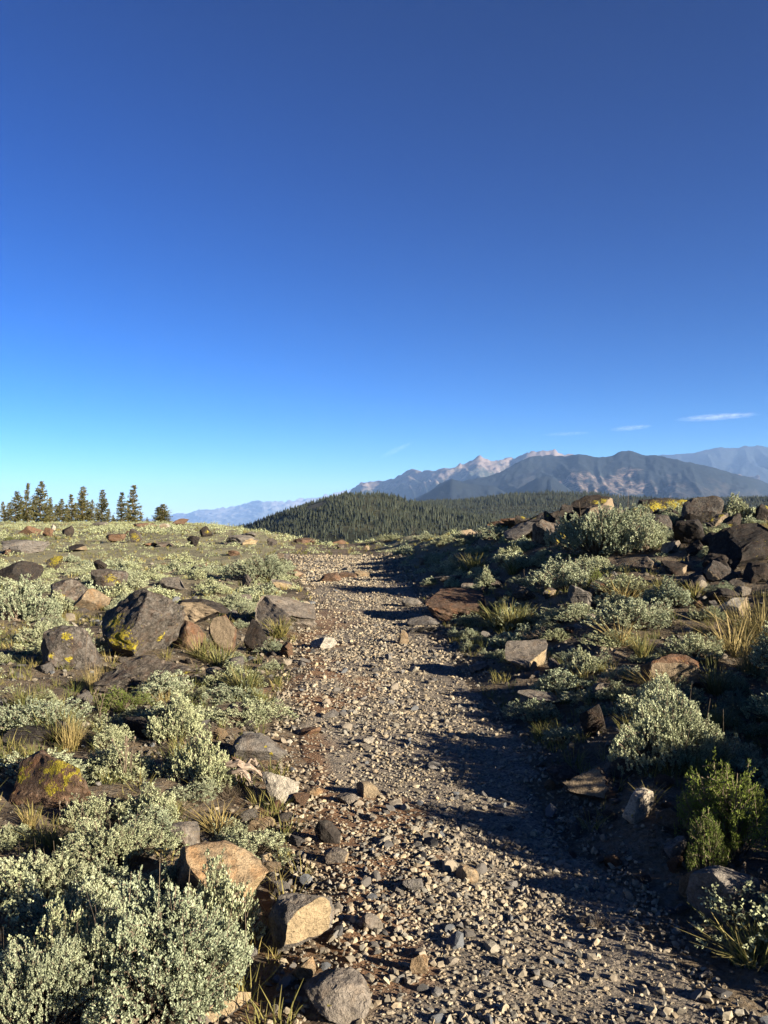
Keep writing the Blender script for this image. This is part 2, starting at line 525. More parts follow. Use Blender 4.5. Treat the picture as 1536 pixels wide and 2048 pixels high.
# ------------------------------------------------------------------ ground sheet
def ground_material():
    b = N('ground')
    tc = b.n('ShaderNodeTexCoord')
    v = tc.outputs['Object']
    n1 = b.noise(v, 1.3, 5, 0.6)
    n2 = b.noise(v, 9, 5, 0.65)
    n3 = b.noise(v, 55, 5, 0.7)
    c = b.mix(b.ramp(n1, [(0.38, 0.0), (0.62, 1.0)]), (0.175, 0.130, 0.085), (0.235, 0.178, 0.115))
    c = b.mix(b.ramp(n2, [(0.50, 0.0), (0.62, 1.0)]), c, (0.115, 0.092, 0.068))
    soil = b.math('MULTIPLY', b.attr('soil'), b.ramp(n2, [(0.3, 1.0), (0.6, 0.5)]))
    c = b.mix(soil, c, (0.26, 0.14, 0.068))
    mead = b.math('MULTIPLY', b.attr('meadow'), b.ramp(n1, [(0.3, 0.55), (0.6, 1.0)]))
    c = b.mix(mead, c, b.mix(n2, (0.28, 0.27, 0.155), (0.37, 0.335, 0.195)))
    vo = b.voro(v, 42, 'F1', 'Color')
    sp = b.n('ShaderNodeSeparateColor'); b.l(vo, sp.inputs[0])
    c = b.mix(b.ramp(sp.outputs[0], [(0.62, 0.0), (0.64, 0.55)]), c, (0.20, 0.175, 0.14))
    c = b.mix(1.0, c, b.ramp(n3, [(0.28, 0.55), (0.72, 1.3)]), 'MULTIPLY')
    dist = b.voro(v, 42)
    h = b.math('ADD', n3, b.math('MULTIPLY', dist, -0.4))
    b.principled(c, 0.95, b.bump(h, 0.9, 0.02), 0.1)
    return b.m

t = np.linspace(-1, 1, 330)
uu = 1.9 * t * (0.22 + 0.78 * t * t)
yy = np.concatenate([np.linspace(-5, 1.9, 40), np.exp(np.linspace(math.log(2.0), math.log(300), 440))])
Y, U = np.meshgrid(yy, uu, indexing='ij')
X = U * np.sqrt(np.maximum(Y, 0) ** 2 + 16) * (1 - 0.0 * Y)
Z = H(X, Y)
d = np.abs(trail_d(X, Y))
Z = Z - 0.012 * (1 - smooth(0.7, 1.1, d)) * (Y < 40)         # the bed the trail's gravel lies in
soil = smooth(0.75, 1.0, d) * (1 - smooth(1.15, 1.7, d)) * (trail_d(X, Y) < 0) * smooth(-0.3, 0.4, noise2(X, Y, 0.6, 31)) * (Y < 12)
meadow = smooth(9, 26, Y) * smooth(1.1, 1.8, d) * (trail_d(X, Y) < 0) + smooth(16, 30, Y) * smooth(1.0, 1.3, d) * (trail_d(X, Y) > 0)
me = make_mesh('ground', np.stack([X, Y, Z], -1).reshape(-1, 3), grid_faces(*X.shape), ground_material(), True,
               {'soil': soil.ravel(), 'meadow': np.clip(meadow, 0, 1).ravel()})
ground = tag(link('ground', me), kind='structure')

# ------------------------------------------------------------------ trail
def trail_material():
    b = N('trail_gravel_bed')
    tc = b.n('ShaderNodeTexCoord')
    v = tc.outputs['Object']
    n1 = b.noise(v, 1.0, 4, 0.6)
    n3 = b.noise(v, 60, 5, 0.7)
    c = b.mix(b.ramp(n1, [(0.4, 0.0), (0.6, 1.0)]), (0.33, 0.275, 0.21), (0.26, 0.215, 0.16))
    vo = b.voro(v, 75, 'F1', 'Color')
    sp = b.n('ShaderNodeSeparateColor'); b.l(vo, sp.inputs[0])
    st = b.ramp(sp.outputs[0], [(0.0, (0.10, 0.093, 0.083)), (0.35, (0.20, 0.17, 0.135)), (0.6, (0.29, 0.24, 0.175)), (0.85, (0.38, 0.315, 0.22))], 'CONSTANT')
    c = b.mix(b.ramp(sp.outputs[1], [(0.45, 0.0), (0.47, 0.8)]), c, st)
    c = b.mix(b.math('MULTIPLY', b.attr('soil'), 0.8), c, (0.27, 0.145, 0.072))
    c = b.mix(1.0, c, b.ramp(n3, [(0.28, 0.6), (0.72, 1.25)]), 'MULTIPLY')
    dist = b.voro(v, 75)
    h = b.math('ADD', b.math('MULTIPLY', n3, 1.0), b.math('MULTIPLY', dist, -0.45))
    b.principled(c, 0.95, b.bump(h, 0.8, 0.012), 0.1)
    return b.m

ty = np.concatenate([np.linspace(-4, 1.9, 30), np.exp(np.linspace(math.log(2.0), math.log(31), 430))])
tf = np.linspace(-1.22, 1.22, 140)
TYg, TFg = np.meshgrid(ty, tf, indexing='ij')
TXg = trail_c(TYg) + TFg * trail_w(TYg)
edge = np.abs(TFg) + 0.16 * noise2(TXg, TYg, 0.5, 21) + 0.08 * noise2(TXg, TYg, 0.15, 22)
TZ = H(TXg, TYg) + 0.006 - 0.04 * smooth(0.82, 1.1, edge) - 0.05 * smooth(1.06, 1.2, np.abs(TFg)) - 0.12 * smooth(26.5, 29.5, TYg + 1.5 * noise2(TXg, TYg, 0.8, 24))
tsoil = smooth(0.30, 0.80, -TFg + 0.55 * noise2(TXg, TYg, 0.6, 23, 3)) * (1 - smooth(9, 16, TYg))
trail = tag(link('trail', make_mesh('trail', np.stack([TXg, TYg, TZ], -1).reshape(-1, 3), grid_faces(*TXg.shape), trail_material(), True, {'soil': tsoil.ravel()})), kind='structure')

def trail_top(x, y):
    return H(x, y) + 0.006

# ------------------------------------------------------------------ mountains, far hills, haze
def interp_sil(a, sil):
    s = np.array(sil, float)
    return np.interp(a * F_PX + CX, s[:, 0], (CY - s[:, 1]) / F_PX)

def range_mesh(name, sil, D, Dfront, base, back, gul, mat, seed, acols=320, rows=90, rough=0.018, power=1.15, pad=120, spur=1.0):
    """a mountain range: its crest follows the skyline at distance D, spurs and gullies run down towards Dfront"""
    a0, a1 = (sil[0][0] - pad - CX) / F_PX, (sil[-1][0] + pad - CX) / F_PX
    a = np.linspace(a0, a1, acols)
    tt = np.concatenate([np.linspace(0, 1, rows), 1 + np.linspace(0, 1, 18)[1:]])
    T, A = np.meshgrid(tt, a, indexing='ij')
    wig = 0.06 * noise2(A * F_PX / 160, T * 0 + seed, 1, seed, 3)
    DD = np.where(T <= 1, Dfront + (D * (1 + wig) - Dfront) * T, D * (1 + wig) + (back - D) * (T - 1))
    pk = interp_sil(A, sil) * D * (1 + wig) + EYE
    px = A * F_PX
    sh = px + 110 * T + 26 * noise2(px, T * 90, 45, seed + 3)
    sp = ridged2(sh, T * 150, gul, seed + 5, 5)      # spurs
    sp2 = ridged2(sh, T * 260, gul * 0.4, seed + 8, 4)
    env = smooth(0.0, 0.22, 1 - T) * np.clip(T * 3, 0, 1)
    z = base + (pk - base) * np.where(T <= 1, np.clip(T, 0, 1) ** power, np.clip(1 - (T - 1), 0, 1) ** 1.3)
    amp = (pk - base)
    z = z + amp * env * (0.075 * spur * (sp - 0.8)) + amp * np.clip(1 - np.abs(T - 1) * 1.0, 0, 1) * 0.0
    z = z + amp * (0.03 * (sp2 - 0.5)) * spur * np.clip(T * 3, 0, 1) * np.clip(1.2 - T, 0, 1) 
    z = z + D * rough * 0.05 * fbm3(np.stack([(A * F_PX / 9).ravel(), (T * 40).ravel(), np.zeros(A.size)], 1), 4, seed + 11).reshape(A.shape) * np.clip(T * 2, 0, 1)
    rock = np.clip((z - base) / np.maximum(amp, 1), 0, 1.3)
    v = np.stack([A * DD, DD, z], -1).reshape(-1, 3)
    m = make_mesh(name, v, grid_faces(*A.shape), mat, True, {'up': rock.ravel(), 'across': px.ravel() + CX})
    return tag(link(name, m), kind='structure')

def mountain_material(name, forest, granite, lo, hi, scale, snow=None, band=None, crag=None):
    b = N(name)
    tc = b.n('ShaderNodeTexCoord')
    v = tc.outputs['Object']
    n1 = b.noise(v, 1.0 / scale, 6, 0.65)
    n2 = b.noise(v, 7.0 / scale, 6, 0.7)
    up = b.attr('up')
    f = b.math('ADD', up, b.math('MULTIPLY', b.math('SUBTRACT', n1, 0.5), 1.2))
    f = b.math('ADD', f, b.math('MULTIPLY', b.math('SUBTRACT', n2, 0.5), 0.6))
    if crag:                                           # a stretch of the range where bare rock comes lower down
        cx = b.math('DIVIDE', b.math('ADD', b.attr('across'), b.math('MULTIPLY', b.math('SUBTRACT', n1, 0.5), 120.0)), 2000.0)
        f = b.math('ADD', f, b.ramp(cx, [(crag[0] / 2000 - .02, 0.0), (crag[0] / 2000 + .01, crag[2]), (crag[1] / 2000 - .01, crag[2]), (crag[1] / 2000 + .02, 0.0)]))
    k = b.ramp(f, [(lo, 0.0), (hi, 1.0)])
    c = b.mix(k, forest, b.mix(n2, granite, tuple(x * 0.72 for x in granite)))
    if band:
        bc, b0, b1 = band
        bn = b.math('ADD', up, b.math('MULTIPLY', b.math('SUBTRACT', n1, 0.5), 0.9))
        bf = b.ramp(bn, [(b0 - 0.03, 0.0), (b0 + 0.05, 1.0), (b1 - 0.05, 1.0), (b1 + 0.05, 0.0)])
        bf = b.math('MULTIPLY', bf, b.ramp(n2, [(0.42, 0.1), (0.58, 1.0)]))
        bx = b.math('ADD', b.attr('across'), b.math('MULTIPLY', b.math('SUBTRACT', n1, 0.5), 160.0))
        bx = b.math('DIVIDE', bx, 2000.0)
        bf = b.math('MULTIPLY', bf, b.ramp(bx, [(0.52, 0.08), (0.555, 1.0), (0.64, 0.9), (0.69, 0.15)]))
        c = b.mix(bf, c, bc)
    c = b.mix(1.0, c, b.ramp(n2, [(0.3, 0.7), (0.7, 1.2)]), 'MULTIPLY')
    if snow:
        s = b.math('ADD', up, b.math('MULTIPLY', b.math('SUBTRACT', b.noise(v, 3.5 / scale, 5, 0.7), 0.5), 1.6))
        c = b.mix(b.ramp(s, [(snow, 0.0), (snow + 0.03, 1.0)]), c, (0.75, 0.77, 0.80))
    b.principled(c, 0.95, b.bump(n2, 0.6, scale * 0.03), 0.05, 0.63)
    return b.m

range_mesh('far_range', [(250, 1042), (330, 1036), (350, 1029), (400, 1021), (440, 1018), (470, 1012), (490, 1007), (520, 1003), (560, 1004), (590, 1000), (612, 996), (650, 991), (690, 983), (720, 979), (760, 975), (900, 985)],
           40000, 31000, -900, 47000, 60, mountain_material('far_range', (0.10, 0.11, 0.11), (0.24, 0.22, 0.20), 0.5, 1.0, 1500, 1.12), 5, rough=0.03)
range_mesh('granite_peaks', [(540, 1100), (640, 1030), (690, 990), (706, 977), (722, 965), (760, 961), (790, 958), (808, 945), (822, 938), (832, 940), (845, 942), (862, 939), (885, 939), (905, 935), (920, 929), (938, 923), (952, 915), (962, 913),
                             (972, 918), (986, 919), (1012, 918), (1030, 913), (1050, 906), (1070, 902), (1084, 901), (1112, 902), (1128, 907), (1150, 912), (1220, 918), (1260, 925), (1400, 950)],
           15000, 9500, -500, 18500, 46, mountain_material('granite_peaks', (0.050, 0.060, 0.052), (0.26, 0.205, 0.175), 0.74, 0.96, 500, 1.5), 8, rough=0.035, spur=1.35)
range_mesh('blue_range', [(1180, 925), (1250, 914), (1300, 911), (1345, 909), (1390, 905), (1420, 899), (1442, 895), (1475, 895), (1492, 892), (1510, 892), (1536, 894), (1580, 890), (1700, 900)],
           21000, 13000, -500, 26000, 70, mountain_material('blue_range', (0.024, 0.031, 0.035), (0.20, 0.18, 0.16), 1.25, 1.6, 1200), 14, rough=0.012, spur=0.7)
range_mesh('wooded_mountain', [(640, 1080), (760, 1025), (815, 1004), (850, 988), (876, 970), (902, 957), (925, 963), (952, 957), (975, 953), (1000, 945), (1020, 934), (1042, 920), (1060, 913), (1080, 911), (1100, 910), (1130, 913), (1158, 907), (1180, 912), (1210, 914),
                               (1226, 910), (1242, 904), (1258, 902), (1272, 905), (1290, 911), (1310, 910), (1340, 917), (1380, 925), (1420, 934), (1460, 945), (1500, 955), (1536, 966), (1620, 985)],
           9000, 5200, -420, 12500, 75, mountain_material('wooded_mountain', (0.020, 0.026, 0.030), (0.15, 0.135, 0.12), 1.35, 1.7, 300, None, ((0.25, 0.19, 0.155), 0.55, 0.72), (1000, 1135, 0.5)), 21, acols=400, rows=110, rough=0.012, spur=0.75)  # forest colour is blued to carry part of the haze

spur_mat = mountain_material('wooded_spur', (0.017, 0.022, 0.026), (0.12, 0.11, 0.10), 1.4, 1.8, 260)
range_mesh('wooded_spur', [(700, 1060), (780, 1022), (830, 1000), (868, 978), (888, 966), (903, 957), (925, 964), (958, 970), (985, 972), (1010, 984), (1050, 1000), (1120, 1030)], 7700, 5000, -420, 9500, 60, spur_mat, 33, acols=160, rows=60, rough=0.012, spur=0.8, pad=40)
range_mesh('wooded_spur', [(930, 1040), (1000, 1000), (1040, 974), (1072, 957), (1092, 952), (1106, 954), (1124, 968), (1150, 986), (1190, 1004), (1250, 1030)], 7300, 4900, -420, 9000, 60, spur_mat, 37, acols=140, rows=60, rough=0.012, spur=0.8, pad=40)

# low country between: one sheet out to the horizon
def basin_mesh():
    a = np.linspace(-1.6, 1.6, 90)
    r = np.exp(np.linspace(math.log(260), math.log(52000), 90))
    R, A = np.meshgrid(r, a, indexing='ij')
    z = np.interp(R, [260, 700, 3000, 9000, 30000, 52000], [-75, -130, -430, -620, -930, -980]) + R * 0.004 * noise2(A * R, R, 1500, 77, 3)
    z = np.where(R < 500, -75 - 30 * smooth(260, 500, R), z)
    return np.stack([A * R, R, z], -1).reshape(-1, 3), grid_faces(*R.shape)
bv, bf_ = basin_mesh()
bm_ = mountain_material('basin', (0.045, 0.055, 0.040), (0.16, 0.14, 0.10), 0.3, 0.9, 900)
basin = tag(link('valley_terrain', make_mesh('valley_terrain', bv, bf_, bm_, True, {'up': np.full(len(bv), 0.3)})), kind='structure')

# the wooded hill and the ridge behind it
S_HILL = [(300, 1085), (440, 1066), (500, 1056), (540, 1039), (575, 1022), (620, 1006), (660, 995), (690, 990), (730, 992), (775, 1000), (820, 1010), (870, 1020), (950, 1036), (1100, 1046), (1600, 1050)]
S_RIDGE = [(300, 1080), (640, 1050), (760, 1020), (840, 1008), (880, 1004), (950, 1000), (1010, 994), (1060, 992), (1120, 989), (1180, 991), (1240, 995), (1320, 1001), (1420, 1000), (1500, 998), (1620, 996)]
def hill_z(x, y):
    y = np.asarray(y, float); a = x / y
    s1 = interp_sil(a, S_HILL) * 1150 + EYE
    s2 = interp_sil(a, S_RIDGE) * 1900 + EYE
    t1 = (y - 520) / (1150 - 520)
    z0 = -38 + 10 * noise2(x, y, 220, 51)
    z1 = np.where(t1 <= 1, z0 + (s1 - z0) * smooth(-0.05, 1, t1), s1 - 60 * smooth(1, 1.45, t1))
    t2 = (y - 1150) / (1900 - 1150)
    z2 = np.where(t2 <= 1, -60 + (s2 + 60) * smooth(-0.2, 1, t2), s2 - 160 * smooth(1, 2.2, t2))
    z = np.maximum(z1, z2)
    z = z - 90 * (1 - smooth(300, 520, y)) * 0.35
    return z + 2.5 * noise2(x, y, 90, 52)

def hill_material():
    b = N('wooded_hill')
    tc = b.n('ShaderNodeTexCoord')
    n1 = b.noise(tc.outputs['Object'], 0.012, 5, 0.6)
    n2 = b.noise(tc.outputs['Object'], 0.15, 4, 0.6)
    c = b.mix(b.ramp(n1, [(0.45, 0.0), (0.6, 1.0)]), (0.040, 0.042, 0.022), (0.075, 0.072, 0.038))
    c = b.mix(b.attr('bare'), c, (0.20, 0.175, 0.105))
    c = b.mix(1.0, c, b.ramp(n2, [(0.3, 0.7), (0.7, 1.2)]), 'MULTIPLY')
    b.principled(c, 0.95, None, 0.05, 0.6)
    return b.m

def bare(x, y):
    """open patches on the hill, between the trees"""
    px = x / y * F_PX + CX
    r = np.exp(-(((px - 632) / 22) ** 2 + ((y - 1000) / 60) ** 2)) + np.exp(-(((px - 722) / 34) ** 2 + ((y - 1120) / 45) ** 2)) + 0.8 * np.exp(-(((px - 560) / 12) ** 2 + ((y - 950) / 35) ** 2))
    return np.clip(r + 0.25 * noise2(x, y, 25, 57), 0, 1)

ya = np.concatenate([np.linspace(300, 1300, 110), np.linspace(1315, 3000, 60)])
aa = np.linspace(-0.55, 0.75, 200)
Yh, Ah = np.meshgrid(ya, aa, indexing='ij')
Xh = Ah * Yh
Zh = hill_z(Xh, Yh)
tag(link('wooded_hill', make_mesh('wooded_hill', np.stack([Xh, Yh, Zh], -1).reshape(-1, 3), grid_faces(*Xh.shape), hill_material(), True, {'bare': smooth(0.45, 0.7, bare(Xh, Yh)).ravel()})), kind='structure')

# haze: one closed box round the camera and the whole scene
hb = bmesh.new()
bmesh.ops.create_cube(hb, size=1.0)
HX, HY0, HY1, HZ0, HZ1 = 60000, -9000, 53000, -1150, 1500
for vtx in hb.verts:
    vtx.co = Vector((vtx.co.x * 2 * HX, HY0 if vtx.co.y < 0 else HY1, HZ0 if vtx.co.z < 0 else HZ1))
hm = bpy.data.meshes.new('haze')
hb.to_mesh(hm); hb.free()
hz = N('haze')
pv = hz.n('ShaderNodeVolumePrincipled')
pv.inputs['Color'].default_value = (0.30, 0.50, 0.90, 1)
pv.inputs['Density'].default_value = 2.3e-5
pv.inputs['Anisotropy'].default_value = 0.0
hz.l(pv.outputs[0], hz.out.inputs['Volume'])
hm.materials.append(hz.m)
haze = tag(link('haze', hm), kind='stuff')
# ------------------------------------------------------------------ builders: rocks
_ICO = {}
def ico(sub):
    if sub not in _ICO:
        bm = bmesh.new()
        bmesh.ops.create_icosphere(bm, subdivisions=sub, radius=1.0)
        v = np.array([x.co[:] for x in bm.verts])
        f = np.array([[q.index for q in x.verts] for x in bm.faces], np.int32)
        bm.free()
        _ICO[sub] = (v, f)
    return _ICO[sub]

def rock_verts(seed, dims, sub=4, planes=11, sharp=22, rough=1.0, strata=0.0, strata_tilt=0.2, bury=0.22, fresh=(), cuts=()):
    """an angular block: a ball with flat faces broken off it one after another, then roughened; ledges when it is layered"""
    r = np.random.default_rng(seed)
    v, f = ico(sub)
    asp = np.array([1.0, dims[1] / dims[0], max(dims[2] * 1.2 / dims[0], 0.25)])
    p = v * asp
    soft = sharp < 18
    for i in range(planes + 12):
        nr = r.normal(size=3)
        nr /= np.linalg.norm(nr)
        dt = p @ nr
        s_ = dt.max()
        lo_ = dt.min()
        c = lo_ + (s_ - lo_) * (r.uniform(0.66, 0.88) if i < planes else r.uniform(0.88, 0.97))
        if soft:
            c = lo_ + (s_ - lo_) * (r.uniform(0.76, 0.92) if i < planes else r.uniform(0.92, 0.98))
        over = np.maximum(dt - c, 0)
        p = p - (over * 0.98)[:, None] * nr
    for (nx, ny, nz, frac) in cuts:                    # broad weathered faces, a flat top say
        nr = np.array([nx, ny, nz], float); nr /= np.linalg.norm(nr)
        dt = p @ nr
        p = p - np.maximum(dt - dt.min() - (dt.max() - dt.min()) * frac, 0)[:, None] * nr
    fr = np.zeros(len(p))
    for (nx, ny, nz, frac) in fresh:                   # faces broken lately: paler, not yet weathered
        nr = np.array([nx, ny, nz], float); nr /= np.linalg.norm(nr)
        dt = p @ nr
        c = dt.min() + (dt.max() - dt.min()) * frac
        over = np.maximum(dt - c, 0)
        p = p - over[:, None] * nr
        fr = np.maximum(fr, smooth(0.0, 0.02, over))
    if sub >= 3:
        off = r.uniform(0, 50, 3)
        rad = p / (np.linalg.norm(p, axis=1)[:, None] + 1e-6)
        p = p + rad * (rough * 0.028 * fbm3(p * 2.2 + off, 3, seed))[:, None]
        if sub >= 4:
            p = p + rad * (rough * (0.018 * fbm3(p * 8 + off, 3, seed + 9) - 0.03 * np.maximum(np.abs(noise3(p * 4 + off, seed + 5)) * -6 + 0.5, 0)))[:, None]
        if strata > 0:
            ax = np.array([math.sin(strata_tilt) * math.cos(seed), math.sin(strata_tilt) * math.sin(seed), math.cos(strata_tilt)])
            hgt = p @ ax * (4.5 / asp[2]) + 0.7 * noise3(p * 1.3 + off, seed + 2)
            saw = hgt - np.floor(hgt)
            out = p - (p @ ax)[:, None] * ax
            zz = np.zeros(len(p), np.int64)
            p = p + out * (strata * (np.abs(saw - 0.35) - 0.25) + 0.6 * strata * _hash(np.floor(hgt).astype(np.int64), zz, zz, seed))[:, None]
    lo, hi = p.min(0), p.max(0)
    p = (p - (lo + hi) / 2) / (hi - lo)
    w, dpt, h = dims
    p = p * np.array([w, dpt, h * (1 + bury)])
    p[:, 2] += h * (1 + bury) / 2 - h * bury
    rock_verts.fresh = fr
    return p, f

def rock_mesh(name, seed, dims, mat, sub=4, lichen=(), **kw):
    if 'fresh' not in kw:
        q = np.random.default_rng(seed + 4444)
        if q.uniform() < 0.24:
            kw['fresh'] = ((q.uniform(-.3, 1), q.uniform(-1, -.3), q.uniform(-.4, .5), q.uniform(.72, .86)),)
    p, f = rock_verts(seed, dims, sub, **kw)
    la = np.zeros(len(p))
    for (lx, ly, lz, rr) in lichen:                    # yellow crust round these spots (fractions of the block's own size)
        q2 = ((p[:, 0] - lx * dims[0] / 2) ** 2 + (p[:, 2] - lz * dims[2]) ** 2) / dims[0] ** 2 + np.where(p[:, 1] > 0, 9, 0)
        c = p[np.argmin(q2 + 0.02 * p[:, 1] / dims[1])]
        d2 = ((p - c) ** 2).sum(1) / (rr * max(dims[0], dims[2])) ** 2
        la = np.maximum(la, np.exp(-d2))
    return make_mesh(name, p, f, mat, False, {'lichen': la, 'fresh': rock_verts.fresh})

_seed = [100]
def rock(px, py, w, h, style, label, D=None, depth=0.8, sub=None, rot=None, tilt=(0, 0), lichen=(), name='rock', seed=None, group=None, **kw):
    """a rock standing where the photograph shows its foot; w, h in photo pixels"""
    x, y, z, m = at(px, py, D)
    w, h = w * m, h * m
    _seed[0] += 1
    if sub is None:
        sub = 5 if w / m > 95 else 4 if w / m > 30 else 3
    dims = (w, max(w * depth, h * 0.5), h)
    s = seed or _seed[0]
    me = rock_mesh(name, s, dims, M[style], sub, lichen, **kw)
    rz = rot if rot is not None else 0.0
    o = link(name, me, None, (x, y + dims[1] * 0.35, z), (tilt[0], tilt[1], rz))
    return tag(o, label, name.split('_')[-1] if name != 'boulder' else 'boulder', group)

# ------------------------------------------------------------------ builders: sagebrush and other small plants
def _frames(d):
    up = np.where(np.abs(d[:, 2:3]) > 0.95, np.array([[1.0, 0, 0]]), np.array([[0, 0, 1.0]]))
    s = np.cross(d, up); s /= np.linalg.norm(s, axis=1)[:, None] + 1e-9
    return s, np.cross(s, d)

def leaf_quads(p, d, ln, wd, r, fold=0.25):
    s, n = _frames(d)
    a = r.uniform(0, 2 * math.pi, len(p))[:, None]
    s, n = s * np.cos(a) + n * np.sin(a), n * np.cos(a) - s * np.sin(a)
    mid = p + d * (ln * 0.62)[:, None]
    tip = p + d * ln[:, None] + n * (ln * fold * 0.5)[:, None]
    v = np.stack([p, mid + s * wd[:, None] + n * (wd * fold)[:, None], tip, mid - s * wd[:, None] + n * (wd * fold)[:, None]], 1)
    f = np.arange(len(p) * 4).reshape(-1, 4)
    return v.reshape(-1, 3), f

def sticks(a, b, ra, rb, k=3):
    """thin tapered prisms from a to b"""
    d = b - a
    d = d / (np.linalg.norm(d, axis=1)[:, None] + 1e-9)
    s, n = _frames(d)
    ang = np.arange(k) * 2 * math.pi / k
    ring = s[:, None] * np.cos(ang)[None, :, None] + n[:, None] * np.sin(ang)[None, :, None]
    v = np.concatenate([a[:, None] + ring * np.reshape(ra, (-1, 1, 1)), b[:, None] + ring * np.reshape(rb, (-1, 1, 1))], 1)
    i = np.arange(k); j = (i + 1) % k
    f = np.stack([i, j, j + k, i + k], -1)
    F = (f[None] + (np.arange(len(a)) * 2 * k)[:, None, None]).reshape(-1, 4)
    return v.reshape(-1, 3), F

def bush_arrays(seed, width, height, nb, leaf, per, spread=1.25, lumps=0.35, leaf_w=0.26, twig_r=0.0022, stalks=0, open_=0.0):
    r = np.random.default_rng(seed)
    R = width / 2
    ph = r.uniform(0, 2 * math.pi, nb)
    rho = np.sqrt(r.uniform(0, 1, nb))
    edge = 1 + 0.25 * np.sin(ph * 2 + r.uniform(0, 6)) + 0.16 * np.sin(ph * 3 + r.uniform(0, 6)) + 0.10 * np.sin(ph * 5 + r.uniform(0, 6))
    x, y = rho * R * edge * np.cos(ph), rho * R * edge * np.sin(ph)
    lump = noise2(x, y, width * 0.22, seed) + 0.5 * noise2(x, y, width * 0.1, seed + 3)
    keep = lump > -1.3 + open_
    x, y, ph, rho, lump = x[keep], y[keep], ph[keep], rho[keep], lump[keep]
    nb = len(x)
    top = height * (np.sqrt(np.clip(1 - 0.86 * rho ** 2.4, 0.02, 1))) * (0.80 + lumps * lump) * r.uniform(0.82, 1.08, nb)
    top = np.maximum(top, height * 0.10)
    deep = r.uniform(0, 1, nb) ** 2.5 * 0.45                      # some shoots end inside the bush
    tip = np.stack([x, y, top * (1 - deep)], 1)
    d = np.stack([np.cos(ph) * rho * spread, np.sin(ph) * rho * spread, np.full(nb, 0.72)], 1) + r.normal(0, 0.45, (nb, 3))
    d /= np.linalg.norm(d, axis=1)[:, None]
    L = np.minimum(r.uniform(2.4, 5.0, nb) * leaf, tip[:, 2] * 0.95 + 0.01)
    base = tip - d * L[:, None]
    base[:, 2] = np.maximum(base[:, 2], 0.004)
    k = np.arange(per)
    tt = 0.12 + 0.88 * (k + 0.5) / per
    az = k * 2.4
    s, n = _frames(d)
    P = base[:, None] + (tip - base)[:, None] * tt[None, :, None]
    az = az[None] + r.uniform(0, 6.28, (nb, 1))
    radial = s[:, None] * np.cos(az)[..., None] + n[:, None] * np.sin(az)[..., None]
    LD = d[:, None] * (0.40 + 0.5 * tt)[None, :, None] + radial * (0.95 - 0.40 * tt)[None, :, None] + r.normal(0, 0.12, (nb, per, 3))
    LD /= np.linalg.norm(LD, axis=2)[..., None]
    ln = leaf * r.uniform(0.65, 1.2, (nb, per)) * (1.05 - 0.35 * tt)[None]
    lv, lf = leaf_quads(P.reshape(-1, 3), LD.reshape(-1, 3), ln.ravel(), ln.ravel() * leaf_w, r)
    tint = np.repeat(np.clip(r.uniform(0.35, 1.0, (nb, 1)) + r.normal(0, 0.12, (nb, per)), 0, 1).ravel(), 4)
    # wood: shoots, then stems that gather them at the root
    tv, tf = sticks(base, tip, np.full(nb, twig_r), np.full(nb, twig_r * 0.5))
    g = max(4, nb // 7)
    pick = r.choice(nb, g, replace=False)
    hub = np.stack([r.normal(0, R * 0.10, g), r.normal(0, R * 0.10, g), np.full(g, -0.01)], 1)
    mid = hub * 0.45 + base[pick] * 0.55 + np.stack([np.zeros(g), np.zeros(g), -0.12 * height * np.ones(g)], 1)
    mid[:, 2] = np.maximum(mid[:, 2], 0.01)
    v1, f1 = sticks(hub, mid, np.full(g, twig_r * 2.6), np.full(g, twig_r * 1.9))
    v2, f2 = sticks(mid, base[pick], np.full(g, twig_r * 1.9), np.full(g, twig_r))
    tv = np.concatenate([tv, v1, v2]); tf = np.concatenate([tf, f1 + len(tf) // 3 * 6, f2 + len(tf) // 3 * 6 + len(v1)])
    if stalks:
        q = r.choice(nb, stalks)
        a = tip[q]; b = a + np.stack([r.normal(0, .02, stalks), r.normal(0, .02, stalks), r.uniform(0.05, 0.13, stalks)], 1) * (height / 0.3)
        v3, f3 = sticks(a, b, np.full(stalks, twig_r * 0.7), np.full(stalks, twig_r * 0.5))
        n0 = len(tv); tv = np.concatenate([tv, v3]); tf = np.concatenate([tf, f3 + n0])
    return lv, lf, tint, tv, tf

class Bush:
    """one kind of bush: shared leaf and twig meshes, copied for every plant of the kind"""
    def __init__(self, seed, width, height, nb, leaf, per, mat='sage', twig='twig', **kw):
        lv, lf, tint, tv, tf = bush_arrays(seed, width, height, nb, leaf, per, **kw)
        self.w, self.h = width, height
        self.lm = make_mesh('foliage', lv, lf, M[mat], False, {'tint': tint})
        self.tm = make_mesh('twigs', tv, tf, M[twig])
    def put(self, name, loc, w, h, rz, tilt=0.0):
        root = bpy.data.objects.new(name, None)
        COL.objects.link(root)
        root.empty_display_size = 0.05
        root.location = loc
        root.rotation_euler = (tilt, 0, rz)
        s = w / self.w
        root.scale = (s, s, h / self.h)
        tag(link('stems', self.tm, root), kind='stuff')
        tag(link('foliage', self.lm, root), kind='stuff')
        return root

